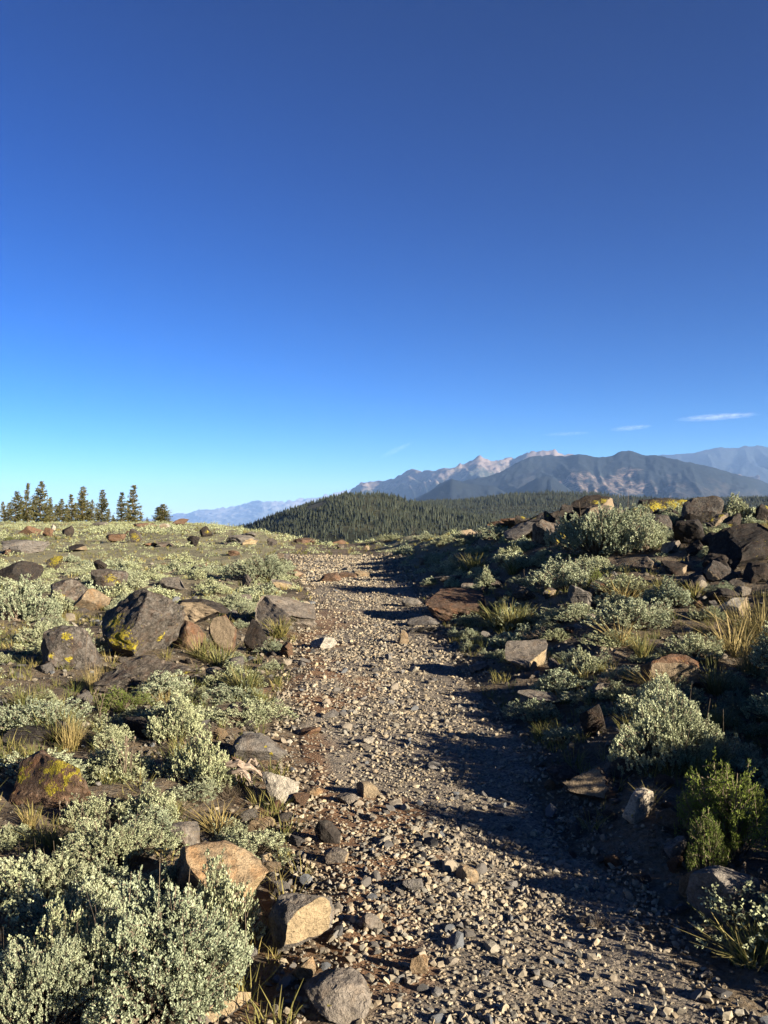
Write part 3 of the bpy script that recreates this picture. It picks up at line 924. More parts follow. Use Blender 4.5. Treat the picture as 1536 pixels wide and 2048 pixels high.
BIG = [Bush(11, 0.85, 0.36, 1500, 0.0145, 22, stalks=22, lumps=0.32, leaf_w=0.30), Bush(12, 0.85, 0.38, 1300, 0.015, 22, stalks=26, lumps=0.40, open_=0.25, leaf_w=0.30), Bush(13, 0.85, 0.34, 1450, 0.0145, 22, lumps=0.30, stalks=20, leaf_w=0.29)]
MID = [Bush(21, 0.50, 0.22, 520, 0.0155, 17, stalks=5, lumps=0.38, leaf_w=0.32), Bush(22, 0.50, 0.24, 460, 0.016, 17, open_=0.3, lumps=0.45, leaf_w=0.32), Bush(23, 0.50, 0.19, 540, 0.015, 17, lumps=0.35, leaf_w=0.32), Bush(24, 0.50, 0.23, 380, 0.0165, 16, open_=0.5, lumps=0.45, stalks=9, leaf_w=0.32)]
LOW = [Bush(31, 0.50, 0.20, 190, 0.030, 10, leaf_w=0.36, lumps=0.42, twig_r=0.003), Bush(32, 0.50, 0.22, 165, 0.032, 10, leaf_w=0.36, lumps=0.48, open_=0.3, twig_r=0.003), Bush(33, 0.50, 0.17, 200, 0.030, 10, leaf_w=0.36, twig_r=0.003)]
GREEN = [Bush(41, 0.40, 0.30, 520, 0.017, 20, mat='green', leaf_w=0.13, lumps=0.4, spread=1.1), Bush(42, 0.40, 0.22, 320, 0.018, 18, mat='green', leaf_w=0.13, lumps=0.4)]

def bush(px, py, w, h, label, kind=None, D=None, rz=None, name='sagebrush', cat='bush', group=None):
    x, y, z, m = at(px, py, D)
    if kind is None:
        kind = BIG if w * m > 0.62 or w > 260 else MID if w > 70 else LOW
    b = kind[int(rng.integers(len(kind)))]
    o = b.put(name, (x, y + w * m * 0.28, z - 0.01), w * m * (0.86 if name != 'sagebrush' or w > 250 else 0.98), h * m * (1.12 if name != 'sagebrush' or w > 180 else 0.88), rz if rz is not None else float(rng.uniform(0, 6.28)))
    return tag(o, label, cat, group)

def blades_arrays(seed, n, length, radius, lean=0.5, width=0.0022, curl=0.6, heads=0.0):
    r = np.random.default_rng(seed)
    ph = r.uniform(0, 6.283, n); rr = radius * np.sqrt(r.uniform(0, 1, n))
    b = np.stack([rr * np.cos(ph), rr * np.sin(ph), np.full(n, -0.005)], 1)
    od = ph + r.normal(0, 0.7, n)
    out = np.stack([np.cos(od), np.sin(od), np.zeros(n)], 1)
    ln = length * r.uniform(0.45, 1.1, n)
    le = lean * r.uniform(0.1, 1.1, n)
    side = np.stack([-np.sin(od + r.normal(0, .8, n)), np.cos(od), np.zeros(n)], 1)
    side /= np.linalg.norm(side, axis=1)[:, None]
    lev = []
    for t, wf in ((0, 1.0), (0.5, 0.8), (1.0, 0.15)):
        c = b + out * (ln * le * (t + curl * t * t))[:, None]
        c[:, 2] += ln * t * (1 - 0.35 * le * t)
        lev += [c - side * (width * wf), c + side * (width * wf)]
    v = np.stack(lev, 1).reshape(-1, 3)
    f = np.array([[0, 1, 3, 2], [2, 3, 5, 4]])
    F = (f[None] + (np.arange(n) * 6)[:, None, None]).reshape(-1, 4)
    tint = np.repeat(np.clip(r.normal(0.5, 0.28, n), 0, 1), 6)
    return v, F, tint

class Tuft:
    def __init__(self, seed, n, length, radius, mat='grass', **kw):
        v, f, t = blades_arrays(seed, n, length, radius, **kw)
        self.h = length
        self.m = make_mesh('blades', v, f, M[mat], False, {'tint': t})
TUFT = [Tuft(51, 130, 0.16, 0.035), Tuft(52, 95, 0.20, 0.03, lean=0.7), Tuft(53, 150, 0.13, 0.05, lean=0.8)]
DRY = [Tuft(54, 110, 0.22, 0.04, 'straw', lean=0.45), Tuft(55, 150, 0.26, 0.06, 'straw', lean=0.4), Tuft(56, 90, 0.15, 0.045, 'straw', lean=0.8)]

def tuft(px, py, h, label, kind=None, group=None, spread=1.0, D=None):
    x, y, z, m = at(px, py, D)
    k = (kind or TUFT)
    k = k[int(rng.integers(len(k)))]
    s = h * m / k.h
    o = link('grass_tuft', k.m, None, (x, y, z), (0, 0, float(rng.uniform(0, 6.28))), (s * spread, s * spread, s))
    return tag(o, label, 'grass', group)

def stalk_plant(px, py, h, label, n=5, head=(0.30, 0.20, 0.12), seed=0):
    """bare upright stalks with dry seed heads"""
    x, y, z, m = at(px, py)
    r = np.random.default_rng(seed + 900)
    root = bpy.data.objects.new('dry_stalks', None); COL.objects.link(root)
    root.location = (x, y, z)
    for k in range(n):
        hh = h * m * r.uniform(0.6, 1.0)
        p = [np.array([r.normal(0, .02), r.normal(0, .02), -0.01])]
        lean = r.normal(0, 0.16, 2)
        for t in (0.35, 0.7, 1.0):
            p.append(np.array([p[0][0] + lean[0] * hh * t + 0.05 * hh * t * t * r.normal(), p[0][1] + lean[1] * hh * t, hh * t]))
        p = np.array(p)
        v, f = sticks(p[:-1], p[1:], np.full(3, 0.0022), np.full(3, 0.0016), 4)
        st = link('stalk', make_mesh('stalk', v, f, M['twig']), root)
        iv, if_ = ico(1)
        q = iv * np.array([0.0065, 0.0065, 0.011]) * (1 + 0.25 * noise3(iv * 2, k))[:, None] + p[-1]
        link('seed_head', make_mesh('seed_head', q, if_, M['twig']), st)
    return tag(root, label, 'dry plant')

# ------------------------------------------------------------------ builders: conifers
def conifer_arrays(seed, kind='cone', levels=26):
    """unit-height tree. crown: needle sprays along drooping, then up-curved branches"""
    r = np.random.default_rng(seed)
    sets = {'cone': (0.30, 0.85, 0.04, 1.0), 'narrow': (0.19, 0.75, 0.04, 1.0), 'ragged': (0.24, 0.5, 0.10, 0.72), 'broad': (0.36, 0.55, 0.05, 0.9)}
    R, pw, bare_, dens = sets[kind]
    leaders = [(0.0, 0.0, 1.0, 1.0)]
    if kind == 'broad': leaders = [(-0.13, 0.0, 1.0, 0.75), (0.17, 0.05, 0.86, 0.7), (0.02, -0.06, 0.72, 0.6)]
    if kind == 'ragged': leaders = [(0, 0, 1.0, 0.9), (0.10, 0.02, 0.86, 0.6)]
    P, Dr, Ln, B0, B1, trunks = [], [], [], [], [], []
    for (lx, ly, lh, lr) in leaders:
        bend = r.normal(0, 0.02, 2)
        ax = lambda t: np.stack([lx * np.minimum(t * 1.6, 1) + bend[0] * np.sin(t * 4), ly * np.minimum(t * 1.6, 1) + bend[1] * np.sin(t * 3), t * lh], -1)
        tt = np.linspace(0, 1, 8)
        c = ax(tt)
        trunks.append((c, 0.018 * lr * (1 - tt * 0.9) + 0.001))
        for lev in range(int(levels * lh)):
            t = bare_ + (1 - bare_) * (lev + r.uniform(0, 0.8)) / (levels * lh)
            if r.uniform() > dens: continue
            for b in range(int(r.integers(4, 8))):
                a = r.uniform(0, 6.283)
                rl = R * lr * (1 - t) ** pw * r.uniform(0.45, 1.15) + 0.012
                o = ax(np.array(t))
                el = r.normal(-0.12 + 0.75 * t, 0.16)
                dirv = np.array([math.cos(a) * math.cos(el), math.sin(a) * math.cos(el), math.sin(el)])
                n = max(2, int(rl / 0.024))
                s = (np.arange(n) + 0.6) / n
                q = o + dirv * rl * s[:, None]
                q[:, 2] += 0.10 * rl * s ** 2
                B0.append(o[None]); B1.append(q[-1][None])
                P.append(np.repeat(q, 4, 0) + r.normal(0, 0.007, (n * 4, 3)))
                dd = dirv + r.normal(0, 0.6, (n * 4, 3)) + np.array([0, 0, 0.25])
                Dr.append(dd / np.linalg.norm(dd, axis=1)[:, None])
                Ln.append(r.uniform(0.026, 0.052, n * 4))
    P, Dr, Ln = np.concatenate(P), np.concatenate(Dr), np.concatenate(Ln)
    v, f = leaf_quads(P, Dr, Ln, Ln * 0.24, r)
    tint = np.repeat(np.clip(r.normal(0.5, 0.25, len(P)), 0, 1), 4)
    bv, bf = sticks(np.concatenate(B0), np.concatenate(B1), np.full(len(B0), 0.0035), np.full(len(B0), 0.001))
    tv, tf = [bv], [bf]; off = len(bv)
    for c, rad in trunks:
        a, b = sticks(c[:-1], c[1:], rad[:-1], rad[1:], 7)
        tv.append(a); tf.append(b + off); off += len(a)
    return v, f, tint, np.concatenate(tv), np.concatenate(tf)

class Conifer:
    def __init__(self, seed, kind, mat='needle'):
        v, f, t, tv, tf = conifer_arrays(seed, kind)
        self.cm = make_mesh('crown', v, f, M[mat], False, {'tint': t})
        self.tm = make_mesh('trunk', tv, tf, M['bark'])
    def put(self, name, loc, h, wf, rz):
        root = bpy.data.objects.new(name, None); COL.objects.link(root)
        root.location = loc; root.scale = (h * wf, h * wf, h); root.rotation_euler = (0, 0, rz)
        link('trunk', self.tm, root); link('crown', self.cm, root)
        return root
CONE = [Conifer(61, 'cone'), Conifer(62, 'cone')]
NARROW = [Conifer(63, 'narrow'), Conifer(64, 'narrow')]
RAGGED = [Conifer(65, 'ragged'), Conifer(66, 'ragged')]
BROAD = [Conifer(67, 'broad')]

def far_tree_arrays(seed):
    """forest tree for the wooded hill, unit height: a ragged stack of skirts"""
    r = np.random.default_rng(seed)
    V, F, off = [], [], 0
    for (z0, z1, rr) in ((0.08, 0.62, 0.17), (0.42, 1.0, 0.11)):
        k = 5
        a = np.arange(k) * 2 * math.pi / k + r.uniform(0, 1)
        rad = rr * r.uniform(0.7, 1.25, k)
        ring = np.stack([rad * np.cos(a), rad * np.sin(a), z0 + r.uniform(-0.03, 0.03, k)], 1)
        V.append(np.concatenate([ring, [[r.normal(0, .01), r.normal(0, .01), z1]]]))
        i = np.arange(k)
        F.append(np.stack([i, (i + 1) % k, np.full(k, k)], 1) + off); off += k + 1
    return np.concatenate(V), np.concatenate(F)
# ------------------------------------------------------------------ conifers beyond the meadow, on the left
# (x of the stem, top, foot in photo pixels, kind, width factor, distance, label)
GROVE = [
    (6, 1004, 1048, CONE, 0.9, 112, 'dark conifer cut by the left edge of the picture'),
    (33, 984, 1048, RAGGED, 1.0, 116, 'ragged conifer with a split top beside the thin spire near the left edge'),
    (57, 969, 1050, NARROW, 0.8, 124, 'thin tall spire of a conifer just left of the broad bleached one'),
    (82, 964, 1049, CONE, 1.05, 110, 'broad pyramidal conifer with bleached dead lower branches, tallest of the left grove'),
    (101, 995, 1050, CONE, 0.8, 120, 'short conifer tucked against the right side of the broad pyramidal one'),
    (124, 998, 1050, CONE, 1.1, 122, 'low bushy conifer at the middle dip of the grove skyline'),
    (143, 990, 1051, NARROW, 1.2, 124, 'slim blunt conifer between the low bushy one and the ragged pair of leaders'),
    (166, 975, 1050, RAGGED, 1.0, 114, 'tall ragged conifer with a bare pale stem showing through its crown'),
    (184, 1000, 1051, CONE, 0.8, 122, 'small dark conifer between the bare stemmed one and the neat spire'),
    (205, 980, 1053, CONE, 0.95, 108, 'neat spire shaped conifer, third free standing tree from the right'),
    (244, 986, 1050, NARROW, 1.25, 111, 'dense dark conifer touching the left side of the taller pale one'),
    (267, 972, 1049, NARROW, 1.25, 112, 'tall dense conifer at the right end of the grove, open sky to its right'),
    (324, 1009, 1049, BROAD, 0.95, 106, 'small lone spreading pine with several leaders right of the grove'),
]
for (px, top, foot, kind, wf, D, label) in GROVE:
    x, y, z, m = at(px, foot, D)
    h = (EYE - (top - CY) * m) - z + 0.15
    k = kind[int(rng.integers(len(kind)))]
    o = k.put('conifer', (x, y, z - 0.15), h, wf * (2.1 if kind is BROAD else 1.12), float(rng.uniform(0, 6.28)))
    tag(o, label, 'tree', 'conifers standing along the far edge of the meadow')
for i, (px, top, D, wf) in enumerate([(18, 1006, 128, 1.2), (45, 1003, 130, 1.1), (68, 1000, 132, 1.2), (93, 1006, 131, 1.2), (112, 1009, 130, 1.3), (134, 1010, 134, 1.3), (152, 1006, 132, 1.2), (175, 1010, 133, 1.2), (193, 1015, 134, 1.2),
                                      (217, 1018, 130, 1.2), (226, 1030, 126, 1.3), (282, 1026, 128, 1.0), (256, 1012, 131, 1.2), (294, 1035, 132, 1.2)]):
    x, y, z, m = at(px, 1048, D)
    h = (EYE - (top - CY) * m) - z + 0.3
    o = CONE[i % 2].put('conifer', (x, y, z - 0.3), h, wf, float(rng.uniform(0, 6.28)))
    tag(o, 'small shaded conifer filling in behind the front row of the left grove', 'tree', 'conifers filling in behind the grove')

# ------------------------------------------------------------------ forest on the hill and the ridge
FT = [far_tree_arrays(200 + k) for k in range(6)]
FT += [(v[:6], f[:5]) for v, f in FT]                # the farther ridge: one skirt is enough
n = 90000
a = rng.uniform(-0.31, 0.51, n); yy_ = np.where(rng.uniform(size=n) < 0.5, rng.uniform(430, 1260, n), rng.uniform(1260, 2150, n))
xx_ = a * yy_
px_ = a * F_PX + CX
dens = np.where(yy_ < 1260, 0.9, 1.0) * (1 - smooth(0.35, 0.6, bare(xx_, yy_))) * np.clip(0.95 + 0.9 * noise2(xx_, yy_, 55, 71, 3), 0.15, 1) * np.where((px_ > 380), 1, 0.35) * smooth(420, 520, yy_)
keep = rng.uniform(size=n) < dens
keep &= (px_ > 250) & (px_ < 1640)
xx_, yy_, px_ = xx_[keep], yy_[keep], px_[keep]
zz_ = hill_z(xx_, yy_)
hh_ = np.clip(rng.normal(6.8, 2.0, len(xx_)), 2.2, 11) * (0.85 + 0.35 * noise2(xx_, yy_, 80, 72))
crest = np.abs((CY - (zz_ - EYE) / yy_ * F_PX) - (CY - interp_sil(xx_ / yy_, S_HILL) * F_PX)) < 3.0
lone = np.where(crest & (yy_ > 1000) & (yy_ < 1200) & (px_ > 470) & (px_ < 830))[0]
lone = lone[np.argsort(px_[lone])]
lone = lone[:: max(1, len(lone) // 90)][:90]
FM = [make_mesh('conifer', v, f, M['forest'], False, {'tint': np.full(len(v), 0.2 + 0.12 * k)}) for k, (v, f) in enumerate(FT[:6])]
for i in lone:
    o = link('conifer', FM[i % 6], None, (xx_[i], yy_[i], zz_[i] - 0.6), (0, 0, float(rng.uniform(0, 6.28))), (hh_[i], hh_[i], hh_[i] * 1.1))
    tag(o, 'tiny dark conifer standing up against the sky along the crest of the wooded hill', 'tree', 'conifers along the crest of the wooded hill')
rest = np.setdiff1d(np.arange(len(xx_)), lone)
w_ = rng.integers(0, 6, len(rest)) + np.where((yy_[rest] > 1300) & (yy_[rest] < 1600), 6, 0)
V, Fs, idx = merged([v for v, f in FT], [f for v, f in FT], w_, np.stack([xx_[rest], yy_[rest], zz_[rest] - 0.6], 1), rng.uniform(0, 6.28, len(rest)), np.stack([hh_[rest] * 1.2, hh_[rest] * 1.2, hh_[rest] * np.where(yy_[rest] > 1600, 1.25, 1.0)], 1))
tag(link('forest', make_mesh('forest', V, Fs, M['forest'], False, {'tint': np.clip(rng.normal(0.4, 0.25, len(rest)), 0, 1)[idx]})), kind='stuff')

# ------------------------------------------------------------------ rocks one can point to
LG = 'large rocks'
R = rock
# left of the trail
R(266, 1322, 172, 135, 'dark', 'biggest dark domed boulder left of the trail, bright yellow lichen low on its face', depth=0.85, name='boulder', seed=711, planes=16, sharp=14, rough=1.6, strata=0.07, strata_tilt=0.9,
  lichen=((-0.25, -0.85, 0.36, .17), (-0.50, -0.7, 0.52, .13), (-0.1, -0.95, 0.2, .12), (0.15, -0.98, 0.13, .09), (-.35, -.8, .22, .11), (0.62, -0.8, 0.12, .06), (-0.85, -0.5, 0.15, .08)))
R(140, 1338, 105, 88, 'dark', 'rust and yellow speckled dark rock leaning against the left of the domed boulder', tilt=(0.1, -0.25), depth=0.8, seed=712, planes=11, lichen=((-0.5, -0.7, .45, .08), (0.3, -0.8, .8, .12), (0.1, -.9, .3, .08)))
R(310, 1368, 190, 48, 'dark', 'low layered slab of dark rock in front of the domed boulder', depth=0.6, strata=0.30, strata_tilt=0.35, seed=713, tilt=(0.15, 0.12), lichen=((0.45, -0.8, 0.5, .05), (0.75, -.7, .6, .05)))
R(215, 1398, 130, 52, 'dark', 'dark broken ledge below the speckled leaning rock', depth=0.6, strata=0.25, seed=714)
R(172, 1226, 78, 48, 'tan', 'pale tan rock with a flat sloping top behind the domed boulder', seed=715, planes=9)
R(372, 1302, 66, 55, 'brown', 'brown block with a sunlit right face right of the domed boulder', seed=716, planes=8)
R(395, 1250, 120, 50, 'black', 'black lichen crusted rock ridge behind the brown block', depth=0.7, seed=717, rough=1.8)
R(458, 1302, 58, 72, 'brown', 'upright brownish slab leaning left among grass, left of the trail', tilt=(0, -0.35, ), depth=0.45, seed=718, planes=8)
R(512, 1306, 52, 66, 'black', 'dark steep rock just left of the grey flat slab by the trail', depth=0.7, seed=719, planes=9)
R(566, 1252, 128, 48, 'grey', 'large flat grey slab at the left edge of the trail with a sunlit top', depth=0.75, tilt=(0.14, 0.16), seed=720, planes=9, strata=0.05, cuts=((.1, -.1, 1, .6),))
R(646, 1299, 54, 24, 'white', 'pale broken stone lying at the left edge of the trail below the flat grey slab', seed=721, planes=8)
R(436, 1370, 54, 34, 'grey', 'grey stone with a pale broken face at the right end of the layered slab', seed=722, planes=8)
R(340, 1180, 62, 24, 'grey', 'flat pale rock in the sage behind the domed boulder', depth=0.9, seed=723)
R(215, 1182, 70, 42, 'dark', 'dark rock with yellow speckles on its right, in the sage behind the tan rock', seed=724, lichen=((0.2, -.7, .6, .14), (.5, -.6, .4, .1)))
R(120, 1205, 80, 46, 'dark', 'rough dark brown rock with one yellow spot left of the pale tan rock', seed=725, lichen=((0.1, -.9, .3, .06),), rough=1.5)
R(105, 1140, 38, 28, 'dark', 'small dark rock capped with yellow lichen in the left meadow', seed=726, lichen=((0.0, -.4, .9, .5),))
R(30, 1168, 84, 46, 'black', 'dark low rock at the left edge of the picture, above the pale sage', depth=0.6, seed=727)
R(42, 1108, 95, 28, 'grey', 'broad low weathered rock at the far left of the meadow', depth=0.7, seed=728, strata=0.1)
R(134, 1076, 24, 24, 'black', 'small pointed black rock standing alone in the far meadow', seed=729, planes=7)
R(64, 1070, 60, 18, 'brown', 'low brown hump of rock near the grove at the left', seed=730)
R(106, 1061, 9, 12, 'white', 'tiny white stone standing in the far left meadow', seed=731)
R(270, 1086, 26, 28, 'dark', 'dark rock with a bright yellow lichen face in the middle of the meadow', seed=732, planes=8, lichen=((0.1, -.9, .5, .28), (0.5, -.5, .2, .18)))
R(298, 1094, 28, 8, 'brown', 'flat brown stone beside the yellow faced rock in the meadow', seed=733)
R(411, 1048, 27, 22, 'black', 'dark pyramid rock on the meadow skyline under the blue mountains', seed=734, planes=8, lichen=((0.4, -.7, .35, .16),))
R(356, 1050, 38, 13, 'brown', 'reddish brown rock outcrop on the skyline right of the lone pine', seed=735)
R(328, 1058, 26, 11, 'white', 'pale grey rock under the lone spreading pine', seed=736)
R(286, 1056, 46, 9, 'brown', 'low rusty rock in front of the right end of the grove', seed=737)
R(196, 1052, 34, 8, 'grey', 'small grey hummock of rock before the neat spire tree', seed=738)
R(480, 1090, 70, 20, 'grey', 'broken grey outcrop on the meadow rise left of the trail crest', strata=0.2, depth=0.6, seed=739)
R(325, 1095, 36, 12, 'dark', 'flat dark stone in the mid meadow right of the yellow faced rock', seed=740)
R(228, 1084, 40, 16, 'brown', 'low brown rock left of the yellow faced rock in the meadow', seed=741)
R(150, 1104, 44, 15, 'black', 'flat black rock half sunk in pale sage in the left meadow', seed=742)
R(495, 1060, 34, 11, 'grey', 'grey rock on the skyline left of the wooded hill', seed=743)
R(610, 1072, 52, 13, 'brown', 'low reddish rock on the skyline below the wooded hill', seed=744, depth=0.6)
R(682, 1080, 42, 15, 'brown', 'reddish rock on the trail crest under the wooded hill', seed=745)
R(560, 1120, 40, 14, 'dark', 'dark stone beside the sage at the left of the far trail', seed=746)
# on and beside the trail, far to near
R(660, 1166, 44, 20, 'brown', 'sunlit brown block lying in the middle of the far trail', seed=750, planes=8, tilt=(0.2, 0, ))
R(695, 1158, 36, 12, 'brown', 'flat brown stone right of the block in the far trail', seed=751)
R(722, 1154, 34, 12, 'tan', 'flat tan stone at the right of the row crossing the far trail', seed=752)
R(595, 1158, 24, 20, 'brown', 'small upright brown block at the left edge of the far trail', seed=753, planes=7)
R(568, 1176, 52, 16, 'grey', 'flat grey slab at the left edge of the far trail below the upright block', seed=754, depth=0.7)
R(845, 1130, 14, 13, 'tan', 'small tan stone standing at the shaded right edge of the far trail', seed=755)
R(733, 1100, 12, 9, 'tan', 'small tan stone on the trail crest', seed=756)
R(680, 1098, 16, 9, 'dark', 'small dark stone on the trail crest left of the tan one', seed=757)
R(895, 1166, 58, 14, 'grey', 'flat grey slab lying right of the trail above the big flat boulder', seed=758, depth=0.7)
R(934, 1192, 30, 26, 'grey', 'pale pointed fragment standing on the big flat boulder', seed=759, planes=7, depth=0.4, tilt=(0.2, 0))
R(918, 1246, 138, 56, 'brown', 'big flat topped brown boulder at the right edge of the trail', depth=1.0, seed=760, planes=8, strata=0.06, strata_tilt=0.25, name='boulder', rough=1.3, cuts=((-.1, -.2, 1, .62), (-.2, -1, .1, .75)), tilt=(0.12, 0.05), fresh=())
R(824, 1214, 42, 17, 'grey', 'pale flat stone left of the big flat boulder, in its shadow', seed=761, depth=0.6)
R(852, 1254, 80, 20, 'grey', 'low layered slab in front of the big flat boulder', seed=762, depth=0.6, strata=0.15)
R(846, 1266, 62, 13, 'grey', 'thin slab lying below the layered slab at the right of the trail', seed=763, depth=0.6)
R(807, 1292, 22, 30, 'tan', 'small tan splinter standing upright in the trail', seed=764, planes=7, depth=0.6)
R(838, 1250, 16, 12, 'white', 'round pale stone in front of the low layered slab', seed=765)
R(1060, 1336, 92, 40, 'grey', 'tilted flat grey slab right of the trail catching the sun', seed=766, depth=0.9, tilt=(0.35, -0.12), planes=8, cuts=((0, -.1, 1, .55),))
R(1162, 1216, 48, 44, 'grey', 'dark wedge shaped rock pointing up between two sage bushes', seed=767, planes=7)
R(1048, 1204, 46, 30, 'dark', 'dark angular rock left of the wedge shaped one', seed=768, planes=8)
R(1100, 1196, 28, 20, 'dark', 'small rock with a yellow lichen spot between the wedge and the dark angular rock', seed=769, lichen=((0, -.8, .5, .3),))
R(1205, 1192, 52, 26, 'brown', 'brown stone behind the right of the wedge shaped rock', seed=770)
R(1342, 1378, 112, 66, 'brown', 'rounded boulder with a broken pale lower face in the sage right of the trail', seed=771, depth=0.8, planes=12, name='boulder', fresh=((-.1, -.95, -.2, .70),))
R(1476, 1244, 66, 46, 'white', 'pale smooth rock beside tall dry grass at the right edge', seed=772, planes=11, sharp=12)
R(1455, 1210, 70, 30, 'black', 'dark layered rocks just above the pale smooth rock', seed=773, strata=0.25)
R(1076, 1420, 84, 28, 'grey', 'thin tan edged slab at the right edge of the trail, partly in shade', seed=774, depth=0.6, planes=8, tilt=(0.2, 0.1), cuts=((0, 0, 1, .5),))
R(1180, 1476, 62, 70, 'black', 'dark leaning slab with a sunlit top edge right of the trail', seed=775, depth=0.6, planes=7, tilt=(0.1, 0.3))
R(1345, 1108, 36, 26, 'grey', 'small grey rock in the shade right of the tall round sagebrush', seed=776)
R(1120, 1345, 44, 24, 'dark', 'dark stone right of the tilted grey slab', seed=777)
R(960, 1345, 40, 20, 'grey', 'angular grey stone in the shade at the right side of the trail', seed=778)
R(1000, 1290, 40, 18, 'dark', 'dark stone below the right end of the big flat boulder', seed=779)
R(1215, 1395, 60, 28, 'dark', 'dark flat rock under the trailing sage', seed=780)
# rock pile along the crest of the right bank
R(1192, 1040, 94, 52, 'black', 'large black boulder on the crest of the bank with a yellow lichen right face', D=18.3, seed=790, planes=13, sharp=16, name='boulder', lichen=((0.6, -.6, .55, .17), (.3, -.9, .35, .13), (.75, -.5, .2, .14), (.1, -.9, .75, .10), (.45, -.6, .8, .12)))
R(1046, 1088, 72, 44, 'grey', 'rounded grey rock with a sunlit top at the left of the rock pile', seed=791, depth=0.9, rough=1.3)
R(1108, 1092, 76, 50, 'dark', 'dark rock with yellow lichen low on its right, next to the rounded grey one', seed=792, lichen=((0.5, -.7, .4, .2), (.2, -.9, .2, .15)))
R(1128, 1060, 46, 50, 'black', 'steep dark rock with a yellow base, left of the tall round sagebrush', seed=793, planes=8, lichen=((0.4, -.8, .15, .25), (.7, -.5, .3, .2)))
R(1074, 1062, 52, 36, 'dark', 'dark lichened rock behind the rounded grey rock', seed=794, lichen=((-.3, -.7, .8, .12),))
R(1032, 1040, 64, 26, 'brown', 'far reddish rock at the left end of the rock pile', D=21, seed=795, lichen=((0.5, -.5, .6, .15),))
R(1000, 1042, 50, 15, 'brown', 'thin reddish slab left of the far reddish rock', D=22, seed=796)
R(1352, 1040, 128, 46, 'black', 'long rock outcrop almost covered in yellow lichen on the crest', D=18.0, seed=797, rough=1.6, lichen=((0.0, -.6, .7, .16), (.5, -.6, .5, .16), (-.5, -.6, .6, .15), (.3, -.5, .9, .12), (-.85, -.4, .5, .14), (.75, -.4, .75, .12), (-.2, -.5, .35, .13)), name='boulder')
R(1432, 1026, 80, 34, 'black', 'jagged black rock right of the yellow lichened outcrop on the crest', D=18.3, seed=798, rough=1.9, lichen=((0.1, -.6, .6, .06),))
R(1412, 1084, 76, 64, 'dark', 'big rust stained boulder with a yellow lower edge on the crest', D=14.8, seed=799, planes=11, name='boulder', lichen=((0.55, -.7, .15, .16), (.2, -.95, .1, .12)))
R(1494, 1140, 130, 92, 'black', 'largest black boulder at the right edge, mostly in shade', seed=800, planes=14, rough=1.4, name='boulder')
R(1270, 1046, 40, 28, 'dark', 'small dark rock with a yellow face above the tall round sagebrush', D=17.5, seed=801, planes=8, lichen=((0.1, -.8, .5, .35),))
R(1300, 1040, 42, 26, 'black', 'small black rock between the yellow faced one and the long lichened outcrop', D=17.6, seed=802, lichen=((-.4, -.8, .5, .12),))
R(1240, 1046, 30, 22, 'dark', 'small brown dark rock just right of the large black boulder', D=17.5, seed=803)
R(1515, 1022, 34, 18, 'black', 'small black rock with a yellow cap at the right edge of the crest', D=16.2, seed=804, lichen=((-.2, -.6, .8, .4),))
R(1450, 1052, 66, 30, 'black', 'dark shaded rock below the jagged black one', D=15.6, seed=805)
R(1390, 1120, 80, 50, 'black', 'black shaded rock under the rusty boulder', D=13, seed=806)
R(1360, 1150, 60, 30, 'black', 'low black rock in the deep shade below the rock pile', seed=807)
R(1290, 1140, 46, 26, 'dark', 'dark rock at the foot of the tall round sagebrush', seed=808)
R(985, 1078, 44, 16, 'brown', 'small brown rock in the crest sage left of the rock pile', seed=809)
R(935, 1072, 36, 13, 'dark', 'small dark rock in the sage beside the trail crest at right', seed=810)
# foreground left
R(556, 1606, 78, 54, 'white', 'white and grey angular block below the weathered root at the left of the trail', seed=820, planes=9, depth=0.8)
R(662, 1692, 48, 52, 'black', 'dark upright flake standing in the trail and throwing a long shadow', seed=821, planes=7, depth=0.35, tilt=(-0.1, -0.35))
R(672, 1730, 52, 24, 'grey', 'grey flat fragment just below the upright flake', seed=822, planes=8)
R(528, 1664, 42, 24, 'tan', 'ochre yellow stone left of the trail below the white block', seed=823, planes=9)
R(418, 1826, 210, 116, 'tan', 'largest tan boulder in the left foreground with dark lichen on top', seed=824, planes=9, depth=0.75, name='boulder', tilt=(0.05, 0.12), bury=0.4, rough=1.3, fresh=((.8, -.5, -.25, .80), (.2, -.9, -.1, .82)))
R(594, 1908, 134, 112, 'grey', 'big two toned foreground block, dark on top and orange at the right', seed=825, planes=8, depth=0.85, name='boulder', tilt=(0.1, 0.1), rough=1.2, fresh=((.65, -.75, -.05, .66),))
R(606, 1965, 52, 40, 'tan', 'pale tan stone just below the two toned block', seed=826, planes=8)
R(350, 1716, 94, 62, 'grey', 'squarish grey rock with a flat top among the foreground sage', seed=827, planes=9, depth=0.8)
R(672, 2062, 140, 76, 'grey', 'smooth grey rock cut by the bottom of the picture', D=2.50, seed=828, planes=9, depth=0.9, sharp=14)
R(436, 2058, 110, 32, 'grey', 'flat grey slab at the bottom left corner of the trail', D=2.5, seed=829, planes=8)
R(92, 1612, 180, 92, 'brown', 'red brown flat rock with scattered bright yellow lichen at the left edge', seed=830, planes=11, depth=0.7, strata=0.08, name='boulder', lichen=((0.25, -.6, .85, .15), (.0, -.8, .7, .13), (-.9, -.6, .7, .13), (.75, -.5, .9, .13), (.5, -.85, .6, .11), (.1, -.9, .35, .09)))
R(514, 1524, 110, 50, 'grey', 'grey lichen dotted slab tilted behind the weathered root', seed=831, planes=8, depth=0.7, tilt=(0.25, 0.1), lichen=((0.3, -.6, .8, .06), (.5, -.7, .5, .05)))
R(692, 1610, 46, 24, 'grey', 'thin grey flake in the trail right of the white block', seed=832, planes=7, depth=0.6, tilt=(0.3, 0.2))
